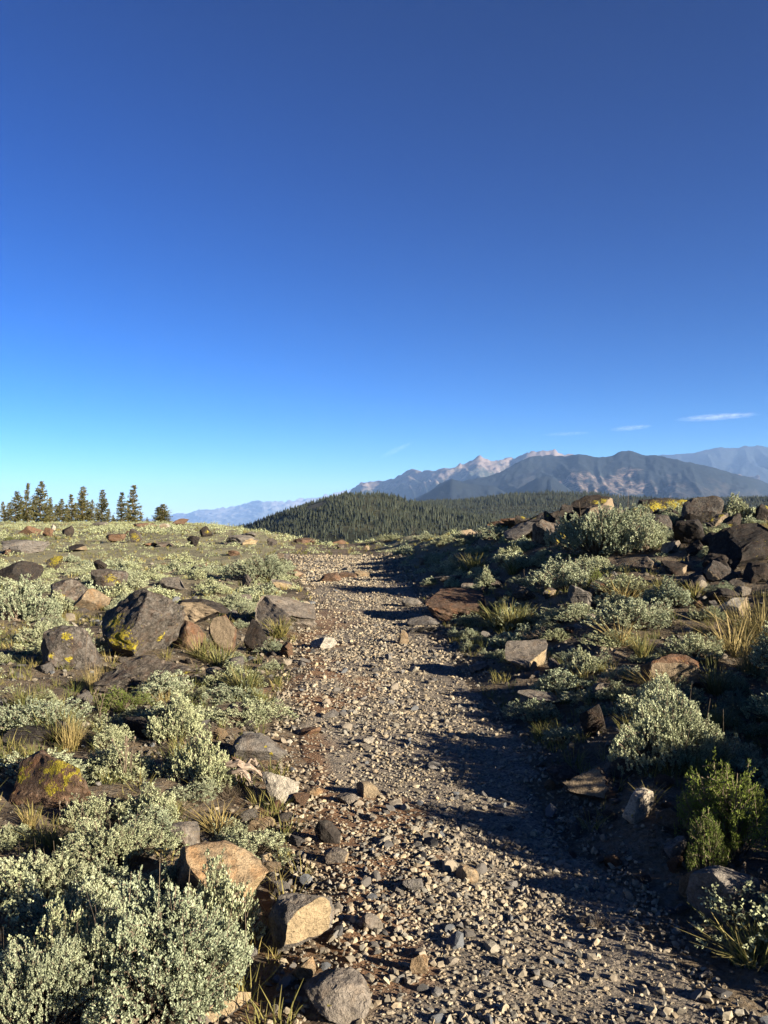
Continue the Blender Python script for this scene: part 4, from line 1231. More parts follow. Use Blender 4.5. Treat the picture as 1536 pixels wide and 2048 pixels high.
R(736, 1600, 50, 32, 'tan', 'two toned stone in the middle of the trail, sunlit tan on its right', seed=833, planes=8)
R(625, 1600, 40, 22, 'tan', 'flat pale stone between the white block and the grey flake', seed=834)
R(936, 1770, 46, 34, 'tan', 'yellowish stone near the shadow edge in the middle of the trail', seed=835, planes=8)
R(826, 1790, 42, 28, 'grey', 'grey stone left of the yellowish one in the trail', seed=836, planes=8)
R(742, 1870, 50, 32, 'grey', 'bluish grey angular stone in the trail right of the two toned block', seed=837, planes=7)
R(838, 1952, 36, 42, 'tan', 'greenish yellow pointed flake in the lower trail', seed=838, planes=6, depth=0.4)
R(620, 1476, 44, 18, 'brown', 'brown stone at the left side of the trail above the weathered root', seed=839)
R(660, 1440, 36, 18, 'grey', 'grey stone in the left side of the trail', seed=840)
R(470, 1440, 60, 30, 'dark', 'dark stone under the sage left of the trail', seed=841)
R(280, 1480, 100, 40, 'black', 'black shaded rock between the green plant and the foreground sage', seed=842)
R(60, 1490, 110, 30, 'black', 'dark gravelly rock above the yellow lichened flat rock', seed=843, strata=0.2)
R(530, 1735, 34, 22, 'grey', 'small grey rock above the largest tan boulder', seed=844)
R(735, 1490, 26, 14, 'white', 'small pale stone in the middle of the trail', seed=845)
R(560, 1830, 46, 30, 'black', 'dark stone wedged between the two foreground boulders', seed=846)
# shaded rocks on the right
R(1196, 1612, 130, 66, 'dark', 'layered dark rocks in the shadow of the right bank', seed=850, strata=0.25, depth=0.7)
R(1130, 1580, 80, 40, 'dark', 'thin shaded slabs left of the layered dark rocks', seed=851, strata=0.25, depth=0.7)
R(1284, 1644, 66, 62, 'white', 'whitish rock standing out in the deep shade of the right bank', seed=852, planes=8, depth=0.6)
R(1346, 1664, 60, 50, 'grey', 'rounded rock in deep shade right of the whitish one', seed=853)
R(1356, 1722, 50, 44, 'grey', 'shaded rock at the left foot of the green shrub', seed=854)
R(1378, 1800, 50, 66, 'tan', 'tan slab leaning against the large grey boulder in the shade', seed=855, planes=8, tilt=(0.1, 0.3), depth=0.5)
R(1462, 1862, 140, 108, 'grey', 'large shaded grey boulder below the green shrub at the right edge', seed=856, planes=12, sharp=14, name='boulder')
R(1240, 1560, 60, 40, 'dark', 'dark rock under the shaded side of the big right sagebrush', seed=857)
R(1480, 1600, 120, 44, 'black', 'dark rock behind the green shrub at the right edge', seed=858)

# ------------------------------------------------------------------ sagebrush and other plants one can point to
B = bush
B(292, 2092, 500, 225, 'largest pale sagebrush filling the lower left corner', BIG[2:], rz=0.6)
B(185, 2030, 260, 170, 'sagebrush filling the gap between the largest one and its left neighbour', BIG[1:2], rz=4.0)
B(130, 1905, 230, 130, 'low sagebrush behind the corner bushes at the left', MID[:1])
B(330, 1830, 150, 90, 'pale sagebrush between the largest one and the tan boulder', MID[2:3])
B(60, 2080, 260, 170, 'pale sagebrush joined to the left of the largest one in the corner', BIG[:1], rz=2.0)
B(75, 1830, 230, 105, 'pale sagebrush at the left edge above the largest one', BIG)
B(200, 1760, 240, 100, 'sagebrush behind the largest one, left of the squarish grey rock', BIG)
B(420, 1900, 190, 140, 'pale sagebrush growing in front of the largest tan boulder', MID)
B(80, 1990, 200, 130, 'sagebrush at the left edge of the bottom corner', MID)
B(290, 1660, 150, 90, 'open sagebrush with dark gaps above the squarish grey rock', MID)
B(170, 1660, 130, 70, 'low sagebrush right of the yellow lichened flat rock', MID)
B(402, 1582, 128, 122, 'upright rounded sagebrush left of the weathered root', MID)
B(346, 1480, 120, 86, 'bright sagebrush left of the upright rounded one', MID)
B(500, 1456, 150, 56, 'low sagebrush at the left edge of the trail above the root', MID)
B(452, 1706, 100, 56, 'small sagebrush mixed with dry grass above the tan boulder', MID)
B(215, 1500, 90, 50, 'thin sage with dry flower stalks above the flat lichened rock', MID)
B(25, 1462, 90, 76, 'round pale sagebrush at the left edge in front of the speckled rock', MID)
B(40, 1245, 120, 90, 'large pale sage mound at the left edge behind the speckled rock', MID)
B(75, 1290, 90, 50, 'pale sage mound between the left edge and the speckled rock', MID)
B(520, 1162, 130, 62, 'wide grey green sagebrush left of the far trail', BIG)
B(300, 1240, 80, 36, 'pale sage growing behind the domed boulder', MID)
B(1218, 1120, 190, 108, 'tall round silvery sagebrush in front of the rock pile', BIG, D=13.2)
B(1296, 1118, 100, 78, 'paler sagebrush joined to the right of the tall round one', MID, D=12.8)
B(1140, 1182, 132, 68, 'grey sagebrush below the tall round one', MID)
B(976, 1180, 62, 46, 'small bright sagebrush at the right of the trail behind the big flat boulder', MID)
B(1350, 1218, 112, 62, 'bright sagebrush mound in the middle of the right bank', MID)
B(1280, 1262, 170, 66, 'wide sagebrush sprawling below the bright mound on the right bank', MID)
B(1128, 1246, 110, 36, 'low pale sage mat right of the big flat boulder', MID)
B(1400, 1325, 130, 58, 'pale sagebrush behind the rounded boulder on the right bank', MID)
B(1182, 1350, 84, 64, 'small sagebrush on the right bank above the trailing mat', MID)
B(1240, 1400, 110, 36, 'trailing sage mat on the right bank with dead stems', MID)
B(1365, 1556, 285, 150, 'largest sagebrush on the right bank, bright on top and dark below', BIG)
B(1500, 1440, 110, 60, 'sage at the right edge above the largest right bush', MID)
B(1490, 1540, 90, 56, 'sage and grass clump at the right edge beside the largest right bush', MID)
B(1484, 1068, 100, 56, 'pale sagebrush at the right edge of the crest among black rocks', MID, D=15)
B(1355, 1056, 96, 46, 'greenish sage growing over the yellow lichened outcrop', MID, D=16.5)
B(1352, 1080, 62, 34, 'small sage below the yellow lichened outcrop', MID, D=15.5)
B(1098, 1046, 50, 32, 'small sage standing up against the forest left of the black boulder', MID, D=19)
B(1420, 1245, 60, 40, 'small sage left of the pale smooth rock', MID)
B(1235, 1300, 110, 40, 'low sage below the sprawling one on the right bank', MID)
B(1470, 1400, 90, 60, 'sage clump right of the rounded boulder', MID)
B(1060, 1072, 44, 22, 'small sage between the rounded grey rock and the far reddish rock', MID)
B(1080, 1400, 44, 20, 'tiny bright sage sprig on the thin tan edged slab', LOW)
B(1475, 1745, 200, 200, 'bright green needle leaved shrub at the right edge in the sun', GREEN[:1], D=3.42, name='green_shrub', cat='shrub')
B(1425, 1760, 110, 120, 'lower shaded lobe of green shrub beside the large grey boulder', GREEN, name='green_shrub', cat='shrub')
B(232, 1432, 116, 48, 'low bright green plant in front of the layered slab', GREEN[1:], name='green_plant', cat='plant')
B(1195, 1180, 40, 36, 'small green plant at the right end of the grey sagebrush', GREEN[1:], name='green_plant', cat='plant')
B(18, 1040, 30, 14, 'yellow green bush below the trees at the left edge', GREEN[1:], name='green_shrub', cat='shrub')
B(45, 1040, 36, 13, 'second yellow green bush in front of the ragged conifer', GREEN[1:], name='green_shrub', cat='shrub')
B(1010, 1062, 30, 14, 'small yellow green plant in the crest sage', GREEN[1:], name='green_plant', cat='plant')
B(1310, 1086, 30, 20, 'yellow green sprig right of the paler sagebrush', GREEN[1:], name='green_plant', cat='plant', D=13)
B(1460, 1030, 60, 16, 'yellow green low plant on the crest below the jagged rock', GREEN[1:], name='green_plant', cat='plant', D=16)
# beyond the right edge: unseen sagebrush added to throw shade over the trail
for k, (x, y, w, h) in enumerate([(2.0, 2.75, .7, .28), (2.2, 3.2, .7, .38), (2.4, 3.85, .85, .55), (2.6, 4.5, .9, .52), (2.8, 5.2, .9, .52), (3.2, 5.9, .9, .5), (1.75, 2.45, .4, .22), (2.9, 3.4, .9, .5), (2.5, 4.2, .7, .5), (2.75, 4.85, .8, .5), (3.05, 5.5, .8, .5), (3.3, 6.5, .9, .45)]):
    o = (BIG if w > .65 else MID)[k % 3].put('sagebrush', (x, y, float(H(np.array([x]), np.array([y]))[0]) - .02), w, h, k * 1.3)
    tag(o, 'dense sagebrush added out of view on the bank to shade the trail', 'bush', 'added sagebrush beyond the right edge')

for (px, py, w, h, label) in ((940, 1088, 74, 30, 'dense sage mat on the dark slope right of the far trail'), (1002, 1080, 64, 26, 'sage mat on the crest below the thin reddish slab'), (884, 1094, 64, 22, 'low sage mat nearest the far trail on its right side'),
                              (962, 1112, 66, 28, 'shaded sage mat above the small bright sagebrush'), (1030, 1112, 60, 30, 'sage mat in the shade below the rounded grey rock'), (1084, 1136, 70, 32, 'sage mat left of the tall round sagebrush'),
                              (850, 1082, 56, 18, 'thin sage mat on the trail crest right of the pale stalks'), (780, 1084, 60, 18, 'small sage mat at the middle of the trail crest'), (905, 1082, 50, 20, 'sage mat on the crest between trail and rock pile')):
    B(px, py, w, h, label, MID)

T = tuft
T(1012, 1256, 58, 'bright green grass tuft right of the big flat boulder', spread=1.3)
T(1035, 1252, 46, 'shorter green grass tuft beside the bright one', spread=1.3)
T(1500, 1300, 120, 'tall golden dry grass at the right edge', DRY, spread=0.9)
T(1470, 1310, 90, 'shorter golden grass left of the tallest dry grass', DRY)
T(1525, 1290, 110, 'golden grass cut by the right edge of the picture', DRY)
T(1505, 1350, 80, 'pale dry grass below the tall golden clump', DRY)
T(950, 1142, 40, 'green grass tuft right of the far trail', spread=1.3)
T(925, 1145, 30, 'smaller green tuft left of that by the far trail', spread=1.3)
T(1025, 1150, 44, 'grey green grass tuft between trail and sage', spread=1.2)
T(400, 1318, 56, 'green grass tuft right of the brown block', spread=1.1)
T(440, 1330, 50, 'green grass tuft below the leaning brown slab', spread=1.2)
T(560, 1275, 44, 'grass tuft under the flat grey slab by the trail', spread=1.3)
T(492, 1376, 48, 'soft green grass tuft right of the layered slab', spread=1.3)
T(185, 1385, 60, 'upright grass at the left foot of the domed boulder', DRY, spread=0.6)
T(205, 1378, 50, 'thin dry grass in front of the domed boulder', DRY, spread=0.6)
T(110, 1480, 70, 'green and straw grass tuft below the speckled rock', spread=1.1)
T(150, 1486, 60, 'straw grass tuft beside the green one at left', DRY)
T(55, 1415, 50, 'grass tuft with a yellow flower head at the left edge', spread=1.0)
T(330, 1420, 44, 'grass tuft right of the low bright green plant', DRY)
T(440, 1665, 60, 'golden dry grass in the small sage above the tan boulder', DRY, spread=1.2)
T(355, 1530, 56, 'green grass blades left of the upright rounded sagebrush')
T(140, 1500, 60, 'dry grass at the foot of the green plant', DRY)
T(1400, 1560, 90, 'long thin grass blades at the lower edge of the largest right bush', spread=0.8)
T(1320, 1390, 60, 'dry grass at the left of the rounded boulder', DRY)
T(1430, 1390, 80, 'green grass right of the rounded boulder', spread=0.9)
T(1430, 1475, 70, 'green grass in the sage at the right edge', spread=0.9)
T(1510, 1930, 90, 'green grass clump at the lower right edge below the grey boulder', spread=1.2)
T(1532, 1900, 80, 'grass at the right edge behind the lower clump')
T(1250, 1200, 50, 'straw coloured grass right of the small green plant', DRY, spread=1.2)
T(1330, 1190, 40, 'grass in the shade below the rock pile')
T(1390, 1200, 40, 'grass left of the dark layered rocks')
T(1100, 1180, 36, 'dry grass left of the grey sagebrush', DRY)
T(1285, 1320, 60, 'upright grass in the sprawling sage', spread=0.8)
T(1240, 1290, 60, 'reddish dry grass under the low pale sage', DRY)
T(340, 1640, 46, 'green blades by the open sagebrush')
T(100, 1700, 60, 'dark green blades below the yellow lichened rock')
T(60, 1660, 50, 'dry grass below the red brown flat rock', DRY)
stalk_plant(200, 1440, 70, 'dry curled flower stalks left of the low bright green plant', 4, seed=1)
stalk_plant(255, 1560, 90, 'dead flower stalks with round heads above the open sagebrush', 9, seed=2)
stalk_plant(180, 1372, 110, 'tall bare stalks in the shadow left of the domed boulder', 3, seed=3)
stalk_plant(1500, 1800, 90, 'dry flower stalks over the large shaded grey boulder', 4, seed=4)
stalk_plant(140, 1650, 60, 'curled dry stalk right of the flat lichened rock', 3, seed=5)
stalk_plant(828, 1075, 24, 'pale stalks on the trail crest against the dark forest', 6, seed=6)
stalk_plant(1380, 1140, 34, 'thin pale stalk in the shade below the rock pile', 2, seed=7)

# lesser rocks, alike enough that nothing tells one from the next
def rock_field(n, place, sizes, styles, label, group, seed, rough=1.4, yellow=False):
    r = np.random.default_rng(seed)
    pool = []
    for q in range(7):
        st = styles[q % len(styles)]
        pool.append(rock_mesh('rock', seed * 10 + q, (1.0, r.uniform(.6, .9), r.uniform(.38, .75)), M[st], 4, [(r.uniform(-.7, .7), -.7, r.uniform(.2, .9), r.uniform(.10, .22)) for _ in range(3)] if yellow and q % 3 < 2 else [], rough=rough, strata=0.15 if q % 3 == 0 else 0.0, planes=10))
    for (px, py, D) in place:
        x, y, z, m = at(px, py, D)
        s_ = r.uniform(*sizes) * m
        o = link('rock', pool[int(r.integers(7))], None, (x, y + s_ * .25, z - s_ * .04), (r.normal(0, .15), r.normal(0, .15), r.uniform(0, 6.28)), (s_, s_, s_ * r.uniform(.7, 1.3)))
        tag(o, label, 'rock', group)
r_ = np.random.default_rng(8)
rock_field(44, [(px, 1044 + 30 * abs(r_.normal()) * .5 + (8 if px < 1120 else 0), None) for px in r_.uniform(1000, 1536, 44)], (24, 54), ['black', 'dark', 'black', 'brown'], 'dark rock of the pile along the crest of the right bank', 'dark rocks of the crest pile', 31, yellow=True)
rock_field(30, [(px, py, None) for px, py in zip(r_.uniform(1360, 1536, 16), r_.uniform(1085, 1200, 16))], (30, 66), ['black', 'dark', 'black'], 'black rock in the deep shade under the rock pile at right', 'shaded rocks under the crest pile', 32)
rock_field(30, [(px, py, None) for px, py in zip(r_.uniform(960, 1500, 34), r_.uniform(1150, 1420, 34))], (16, 40), ['dark', 'grey', 'brown', 'dark'], 'small angular rock on the slope of the right bank', 'small rocks of the right bank', 33)
rock_field(30, [(px, py, None) for px, py in zip(r_.uniform(0, 560, 20), 1068 + 110 * r_.uniform(0, 1, 20) ** 1.2)], (12, 30), ['dark', 'grey', 'brown', 'black'], 'low dark rock half sunk in the sage of the left meadow', 'low rocks of the left meadow', 34)
rock_field(30, [(px, py, None) for px, py in zip(r_.uniform(60, 600, 34), r_.uniform(1200, 1480, 34))], (18, 46), ['dark', 'black', 'dark', 'brown', 'grey'], 'small dark rock among the boulders left of the trail', 'small rocks round the domed boulder', 35)
rock_field(30, [(px, py, None) for px, py in zip(np.concatenate([r_.uniform(420, 640, 18), r_.uniform(1080, 1420, 16)]), np.concatenate([r_.uniform(1480, 1980, 18), r_.uniform(1500, 1800, 16)]))], (22, 46), ['grey', 'dark', 'tan', 'brown'], 'hand sized stone at the edge of the near trail', 'stones edging the near trail', 36)

for (px, py, w, h, label) in ((1108, 1282, 90, 26, 'dead brown sage twigs right of the small tan splinter and big flat boulder'), (455, 1600, 70, 30, 'dead grey sage twigs left of the weathered root'),
                              (1225, 1378, 80, 24, 'bare dead sage stems under the trailing mat on the right bank'), (330, 1960, 120, 40, 'bare woody stems showing at the right foot of the largest pale sagebrush'),
                              (60, 1450, 80, 26, 'dead straw coloured twigs by the round pale sagebrush at the left edge'), (1200, 1870, 70, 24, 'pale dead twigs lying in the shade left of the large shaded grey boulder')):
    x, y, z, m = at(px, py)
    o = bpy.data.objects.new('dead_sagebrush', None); COL.objects.link(o)
    o.location = (x, y + .05, z - .01); o.rotation_euler = (0, 0, float(rng.uniform(0, 6.28))); o.scale = (w * m / .5, w * m / .5, h * m / .23)
    tag(link('stems', MID[3].tm, o), kind='stuff')
    tag(o, label, 'dead bush')

# weathered root at the left edge of the trail
def weathered_root():
    x, y, z, m = at(490, 1580)
    root = bpy.data.objects.new('weathered_root', None); COL.objects.link(root); root.location = (x, y, z)
    r = np.random.default_rng(77)
    for k in range(19):
        a0 = np.array([r.uniform(-.13, -.03), r.uniform(-.05, .22), r.uniform(0.0, .05)])
        ang = r.normal(0.5, 0.8)
        L = r.uniform(0.07, 0.28)
        n = 8
        t = np.linspace(0, 1, n)
        bend = ang + 1.1 * (t - .3) * r.normal() + 0.35 * r.normal(0, 1, n)
        c = a0 + np.stack([np.cumsum(np.cos(bend)) * L / n, np.cumsum(np.sin(bend)) * L / n * 0.8, 0.04 * np.sin(t * 3.1 + r.uniform(0, 1)) + 0.045 * r.uniform(0, 1) + 0.008 * r.normal(0, 1, n)], 1)
        rad = r.uniform(0.005, 0.022) * (1 - 0.8 * t ** 1.5) * (1 + 0.25 * r.normal(0, 1, n))
        rad = np.maximum(rad, 0.0025)
        q = 7
        aa_ = np.arange(q) * 2 * math.pi / q
        d = np.gradient(c, axis=0); d /= np.linalg.norm(d, axis=1)[:, None]
        s, nn = _frames(d)
        wob = 1 + 0.35 * r.normal(0, 1, q)[None] * 0.6
        v = c[:, None] + (s[:, None] * (np.cos(aa_) * wob)[..., None].reshape(1, q, 1) * 1.3 + nn[:, None] * (np.sin(aa_) * wob)[..., None].reshape(1, q, 1) * 0.7) * rad[:, None, None]
        i = np.arange(n - 1)[:, None] * q + np.arange(q)[None]
        j = np.arange(n - 1)[:, None] * q + (np.arange(q) + 1)[None] % q
        f = np.stack([i, j, j + q, i + q], -1).reshape(-1, 4)
        v = v.reshape(-1, 3) - np.array([0, 0, 0])
        link('splinter', make_mesh('splinter', v, f, M['wood']), root)
    tag(root, 'bleached splintered root lying beside the white block at the left of the trail', 'dead wood')
weathered_root()
# ------------------------------------------------------------------ scatter: sagebrush over the meadow and the bank
TAKEN = [(o.location.x, o.location.y, 0.42 * max((max(c[0] for c in o.bound_box) - min(c[0] for c in o.bound_box)) * o.scale.x, 0.1)) for o in COL.objects if o.parent is None and o.get('category') in ('rock', 'boulder') and o.location.y < 60]
for o in COL.objects:
    if o.parent is None and o.get('category') in ('bush', 'shrub', 'plant'):
        TAKEN.append((o.location.x, o.location.y, 0.42 * o.scale.x * 0.5))
TAKEN = np.array(TAKEN)

def free(x, y, gap):
    d = np.sqrt((x[:, None] - TAKEN[None, :, 0]) ** 2 + (y[:, None] - TAKEN[None, :, 1]) ** 2) - TAKEN[None, :, 2]
    return d.min(1) > gap

def in_view(x, y, m=1.15):
    return np.abs(x / np.maximum(y, .1)) < 0.447 * m

def wedge(n, d0, d1, pw=1.0, m=1.15):
    """n random places in the view's wedge of ground between two distances"""
    u = rng.uniform(size=n)
    y = (d0 ** (pw + 1) + u * (d1 ** (pw + 1) - d0 ** (pw + 1))) ** (1 / (pw + 1))
    return rng.uniform(-0.447 * m, 0.447 * m, n) * y, y

def thin(x, y, r):
    """drop places closer than r to one kept earlier"""
    kept = []
    cell = {}
    for i in range(len(x)):
        rr = r[i]
        c = (int(x[i] // 0.8), int(y[i] // 0.8))
        ok = True
        for a in (-1, 0, 1):
            for b_ in (-1, 0, 1):
                for j in cell.get((c[0] + a, c[1] + b_), ()):
                    if (x[i] - x[j]) ** 2 + (y[i] - y[j]) ** 2 < (0.5 * (rr + r[j])) ** 2:
                        ok = False; break
                if not ok: break
            if not ok: break
        if ok:
            kept.append(i); cell.setdefault(c, []).append(i)
    return np.array(kept, int)

xa, ya2 = wedge(3700, 2.6, 26, 0.35, 1.65)
xb, yb = wedge(5200, 24, 118, 0.65, 1.22)
x, y = np.concatenate([xa, xb]), np.concatenate([ya2, yb])
d = trail_d(x, y)
w = rng.uniform(0.22, 0.62, len(x)) * np.where(y > 40, 1.5, 1.0)
patch = noise2(x, y, 3.5, 91, 2) + 0.4 * noise2(x, y, 14, 92)
ok = ((np.abs(d) > 1.0 + w * 0.6 / trail_w(y)) | (y > 28.5)) & free(x, y, 0.06) & (rng.uniform(size=len(x)) < np.clip(np.where((x < 0) & (y > 3.5) & (y < 8.5), 0.46, 0.86) + 0.75 * patch, 0.04, 1))
ok &= ~((x > 2) & (y > 30))
x, y, w = x[ok], y[ok], w[ok]

k = thin(x, y, w * 0.78)

x, y, w = x[k], y[k], w[k]
z = H(x, y)
size = w / y
order = np.argsort(-np.where(in_view(x, y, 0.99), size, 0))
individual, mass = order[:240], order[240:]
for i in individual:
    fam = MID if y[i] < 14 else LOW
    o = fam[int(rng.integers(len(fam)))].put('sagebrush', (x[i], y[i], z[i] - 0.012), w[i], w[i] * rng.uniform(0.26, 0.44), float(rng.uniform(0, 6.28)))
    if x[i] > trail_c(y[i]):
        lab, grp = ('small low sage mat among the loose stones of the right bank', 'small sage mats of the right bank') if y[i] < 12 else ('small sage mat on the crest of the bank right of the far trail', 'small sage mats of the bank crest')
    elif y[i] < 11:
        lab, grp = 'small sage mat between the dark rocks left of the near trail', 'small sage mats left of the near trail'
    elif y[i] < 24:
        lab, grp = 'rounded pale sage mat in the nearer half of the left meadow', 'sage mats of the near meadow'
    else:
        lab, grp = 'tiny pale sage mat far out in the left meadow before the trees', 'sage mats of the far meadow'
    tag(o, lab, 'bush', grp)
# the rest of the sage cover, too small and too many to pick apart
PV, PF, PT, off = [], [], [], 0
for (sel, nb_, lf_, per_) in ((mass[y[mass] < 8], 120, 0.019, 8), (mass[(y[mass] >= 8) & (y[mass] < 22)], 56, 0.044, 5), (mass[y[mass] >= 22], 26, 0.062, 3)):
    LODV, LODF = [], []
    for q in range(5):
        lv, lf, tt_, tv, tf = bush_arrays(300 + q, 0.5, 0.23, nb_, lf_, per_, leaf_w=0.36, lumps=0.45)
        LODV.append(lv); LODF.append(lf)
    wh = rng.integers(0, 5, len(sel))
    s = w[sel] / 0.5
    V, Fs, idx = merged(LODV, LODF, wh, np.stack([x[sel], y[sel], z[sel] - .01], 1), rng.uniform(0, 6.28, len(sel)), np.stack([s, s, s * rng.uniform(0.55, 0.95, len(sel))], 1))
    tone = rng.uniform(-0.15, 0.15, len(sel))
    PV.append(V); PF += [f + off for f in Fs]; off += len(V)
    PT.append(np.clip(np.repeat(rng.uniform(0.2, 0.85, len(V) // 4), 4) + tone[idx], 0, 1))
tag(link('sage_cover', make_mesh('sage_cover', np.concatenate(PV), [np.concatenate(PF)], M['sage'], False, {'tint': np.concatenate(PT)})), kind='stuff')

# ------------------------------------------------------------------ scatter: grass
def grass_mass(name, n, d0, d1, nb, length, width, pw, frac_dry, seed):
    x, y = wedge(n, d0, d1, pw, 1.55 if d0 < 20 else 1.2)
    d = trail_d(x, y)
    p = np.where(d < 0, 0.85, 0.65) + 0.7 * noise2(x, y, 1.6, seed, 2)
    ok = ((np.abs(d) > 1.05) | (y > 28.5)) & (rng.uniform(size=n) < np.clip(p, 0.03, 1)) & ~((x > 2) & (y > 30))
    if d0 < 20:
        ok &= free(x, y, -0.03)
    x, y = x[ok], y[ok]
    vs, fs = [], []
    for q in range(6):
        v, f, t_ = blades_arrays(seed + q, nb, length, length * 0.35, lean=0.7, width=width)
        vs.append(v); fs.append(f)
    wq = rng.integers(0, 6, len(x))
    s = rng.uniform(0.55, 1.25, len(x))
    V, Fs, idx = merged(vs, fs, wq, np.stack([x, y, H(x, y)], 1), rng.uniform(0, 6.28, len(x)), np.stack([s, s, s], 1))
    dry = np.clip(rng.normal(frac_dry, 0.2, len(x)) + 0.3 * noise2(x, y, 2.5, seed + 9), 0, 1)
    tint = np.clip(dry[idx] + np.repeat(rng.normal(0, 0.15, len(V) // 6), 6), 0, 1)
    return V, Fs, tint
parts_ = [grass_mass('grass', 4200, 2.4, 14, 20, 0.11, 0.0020, 0.3, 0.5, 401), grass_mass('grass', 4200, 13, 45, 9, 0.13, 0.006, 0.6, 0.55, 411), grass_mass('grass', 6200, 42, 118, 6, 0.17, 0.022, 0.7, 0.55, 421)]
V = np.concatenate([p[0] for p in parts_]); off = 0; FF = []
for p in parts_:
    FF += [f + off for f in p[1]]; off += len(p[0])
tag(link('grass', make_mesh('grass', V, [np.concatenate(FF)], M['grass'], False, {'tint': np.concatenate([p[2] for p in parts_])})), kind='stuff')

# ------------------------------------------------------------------ loose stones and gravel
def chip(seed, sub, flat=1.0):
    r = np.random.default_rng(seed)
    v, f = ico(sub)
    v = v * np.array([1.0, r.uniform(0.6, 0.95), flat * r.uniform(0.45, 0.8)])
    v = v + r.normal(0, 0.06, v.shape) * (sub == 1)
    for _ in range(10 if sub > 1 else 8):
        nr = r.normal(size=3); nr /= np.linalg.norm(nr)
        dt = v @ nr
        c = dt.max() * r.uniform(0.42, 0.8)
        v = v - np.maximum(dt - c, 0)[:, None] * nr
    return v / np.abs(v).max() / 2, f

STONES = []
for q in range(14):
    v, f = chip(500 + q, 2, 0.9 if q < 9 else 0.5)
    me = make_mesh('stone', v, f, M['stone'], False, {'lichen': np.zeros(len(v))})
    STONES.append(me)
def stones(parent, x, y, s, zf):
    z = zf(x, y)
    for i in range(len(x)):
        o = link('stone', STONES[int(rng.integers(len(STONES)))], parent, (x[i], y[i], z[i] + s[i] * 0.10), (rng.normal(0, .35), rng.normal(0, .35), rng.uniform(0, 6.28)), (s[i], s[i] * rng.uniform(.75, 1.1), s[i] * rng.uniform(.65, 1.1)))

# on the trail: the 300 that show largest
n = 330
y = np.concatenate([rng.uniform(2.45, 4.5, 150), rng.uniform(4.5, 9, 110), rng.uniform(9, 26, 70)])
f = np.clip(rng.normal(-0.1, 0.55, n), -1.05, 1.0)
x = trail_c(y) + f * trail_w(y)
ok = free(x, y, 0.0)
x, y = x[ok][:300], y[ok][:300]
stones(trail, x, y, np.exp(rng.normal(0, 0.32, len(x))) * np.interp(y, [2.5, 4.5, 9, 26], [0.042, 0.052, 0.075, 0.13]), trail_top)

GV = [chip(600 + q, 1) for q in range(10)]
COLS = np.array([(0.12, 0.11, 0.10), (0.18, 0.157, 0.13), (0.26, 0.225, 0.18), (0.33, 0.28, 0.21), (0.21, 0.205, 0.19), (0.16, 0.165, 0.165), (0.40, 0.33, 0.235), (0.44, 0.385, 0.29), (0.29, 0.225, 0.155), (0.47, 0.37, 0.23)]) * np.array([1.16, 1.13, 1.04])
COLS = 0.62 * COLS + 0.38 * COLS.mean(0)
def gravel_mass(name, parent, sets, zf, cols, cw):
    X, Y_, S = [], [], []
    for (x, y, s) in sets:
        X.append(x); Y_.append(y); S.append(s)
    x, y, s = np.concatenate(X), np.concatenate(Y_), np.concatenate(S)
    m = len(x)
    V, Fs, idx = merged([g[0] for g in GV], [g[1] for g in GV], rng.integers(0, 10, m), np.stack([x, y, zf(x, y) + s * 0.12], 1), rng.uniform(0, 6.28, m),
                        np.stack([s, s * rng.uniform(.7, 1.1, m), s * rng.uniform(.6, 1.1, m)], 1), (rng.uniform(0, 6.28, m), rng.normal(0, 0.5, m)))
    c = cols[rng.choice(len(cols), m, p=cw)] * rng.uniform(0.8, 1.2, m)[:, None]
    tag(link(name, make_mesh(name, V, Fs, M['gravel'], False, None, c[idx]), parent), kind='stuff')
def on_trail(n, d0, d1, s0, s1, spread=0.5):
    y = np.exp(rng.uniform(math.log(d0), math.log(d1), n))
    f = np.where(rng.uniform(size=n) < 0.55, rng.uniform(-1.12, 1.18, n), np.clip(rng.normal(0, spread, n), -1.12, 1.18))
    x = trail_c(y) + f * trail_w(y)
    dust = smooth(-0.35, 0.35, noise2(x, y, 0.55, 95, 3) + 0.35 * noise2(x, y, 2.2, 96) + (0.25 if s0 > 0.02 else 0.0) - 0.5 * np.maximum(-f - 0.5, 0))
    k = rng.uniform(size=n) < 0.42 + 0.58 * dust
    return x[k], y[k], (s0 + (s1 - s0) * rng.uniform(0, 1, n) ** 1.6)[k]
gravel_mass('gravel', trail, [on_trail(17000, 2.35, 5.0, 0.006, 0.020), on_trail(2600, 2.35, 5.5, 0.022, 0.042), on_trail(8000, 4.7, 9, 0.010, 0.032), on_trail(700, 5, 10, 0.035, 0.06),
                              on_trail(6500, 8.5, 18, 0.022, 0.055), on_trail(5000, 17, 28.5, 0.045, 0.10)], trail_top, COLS, np.array([.08, .12, .15, .15, .12, .10, .10, .07, .07, .04]))

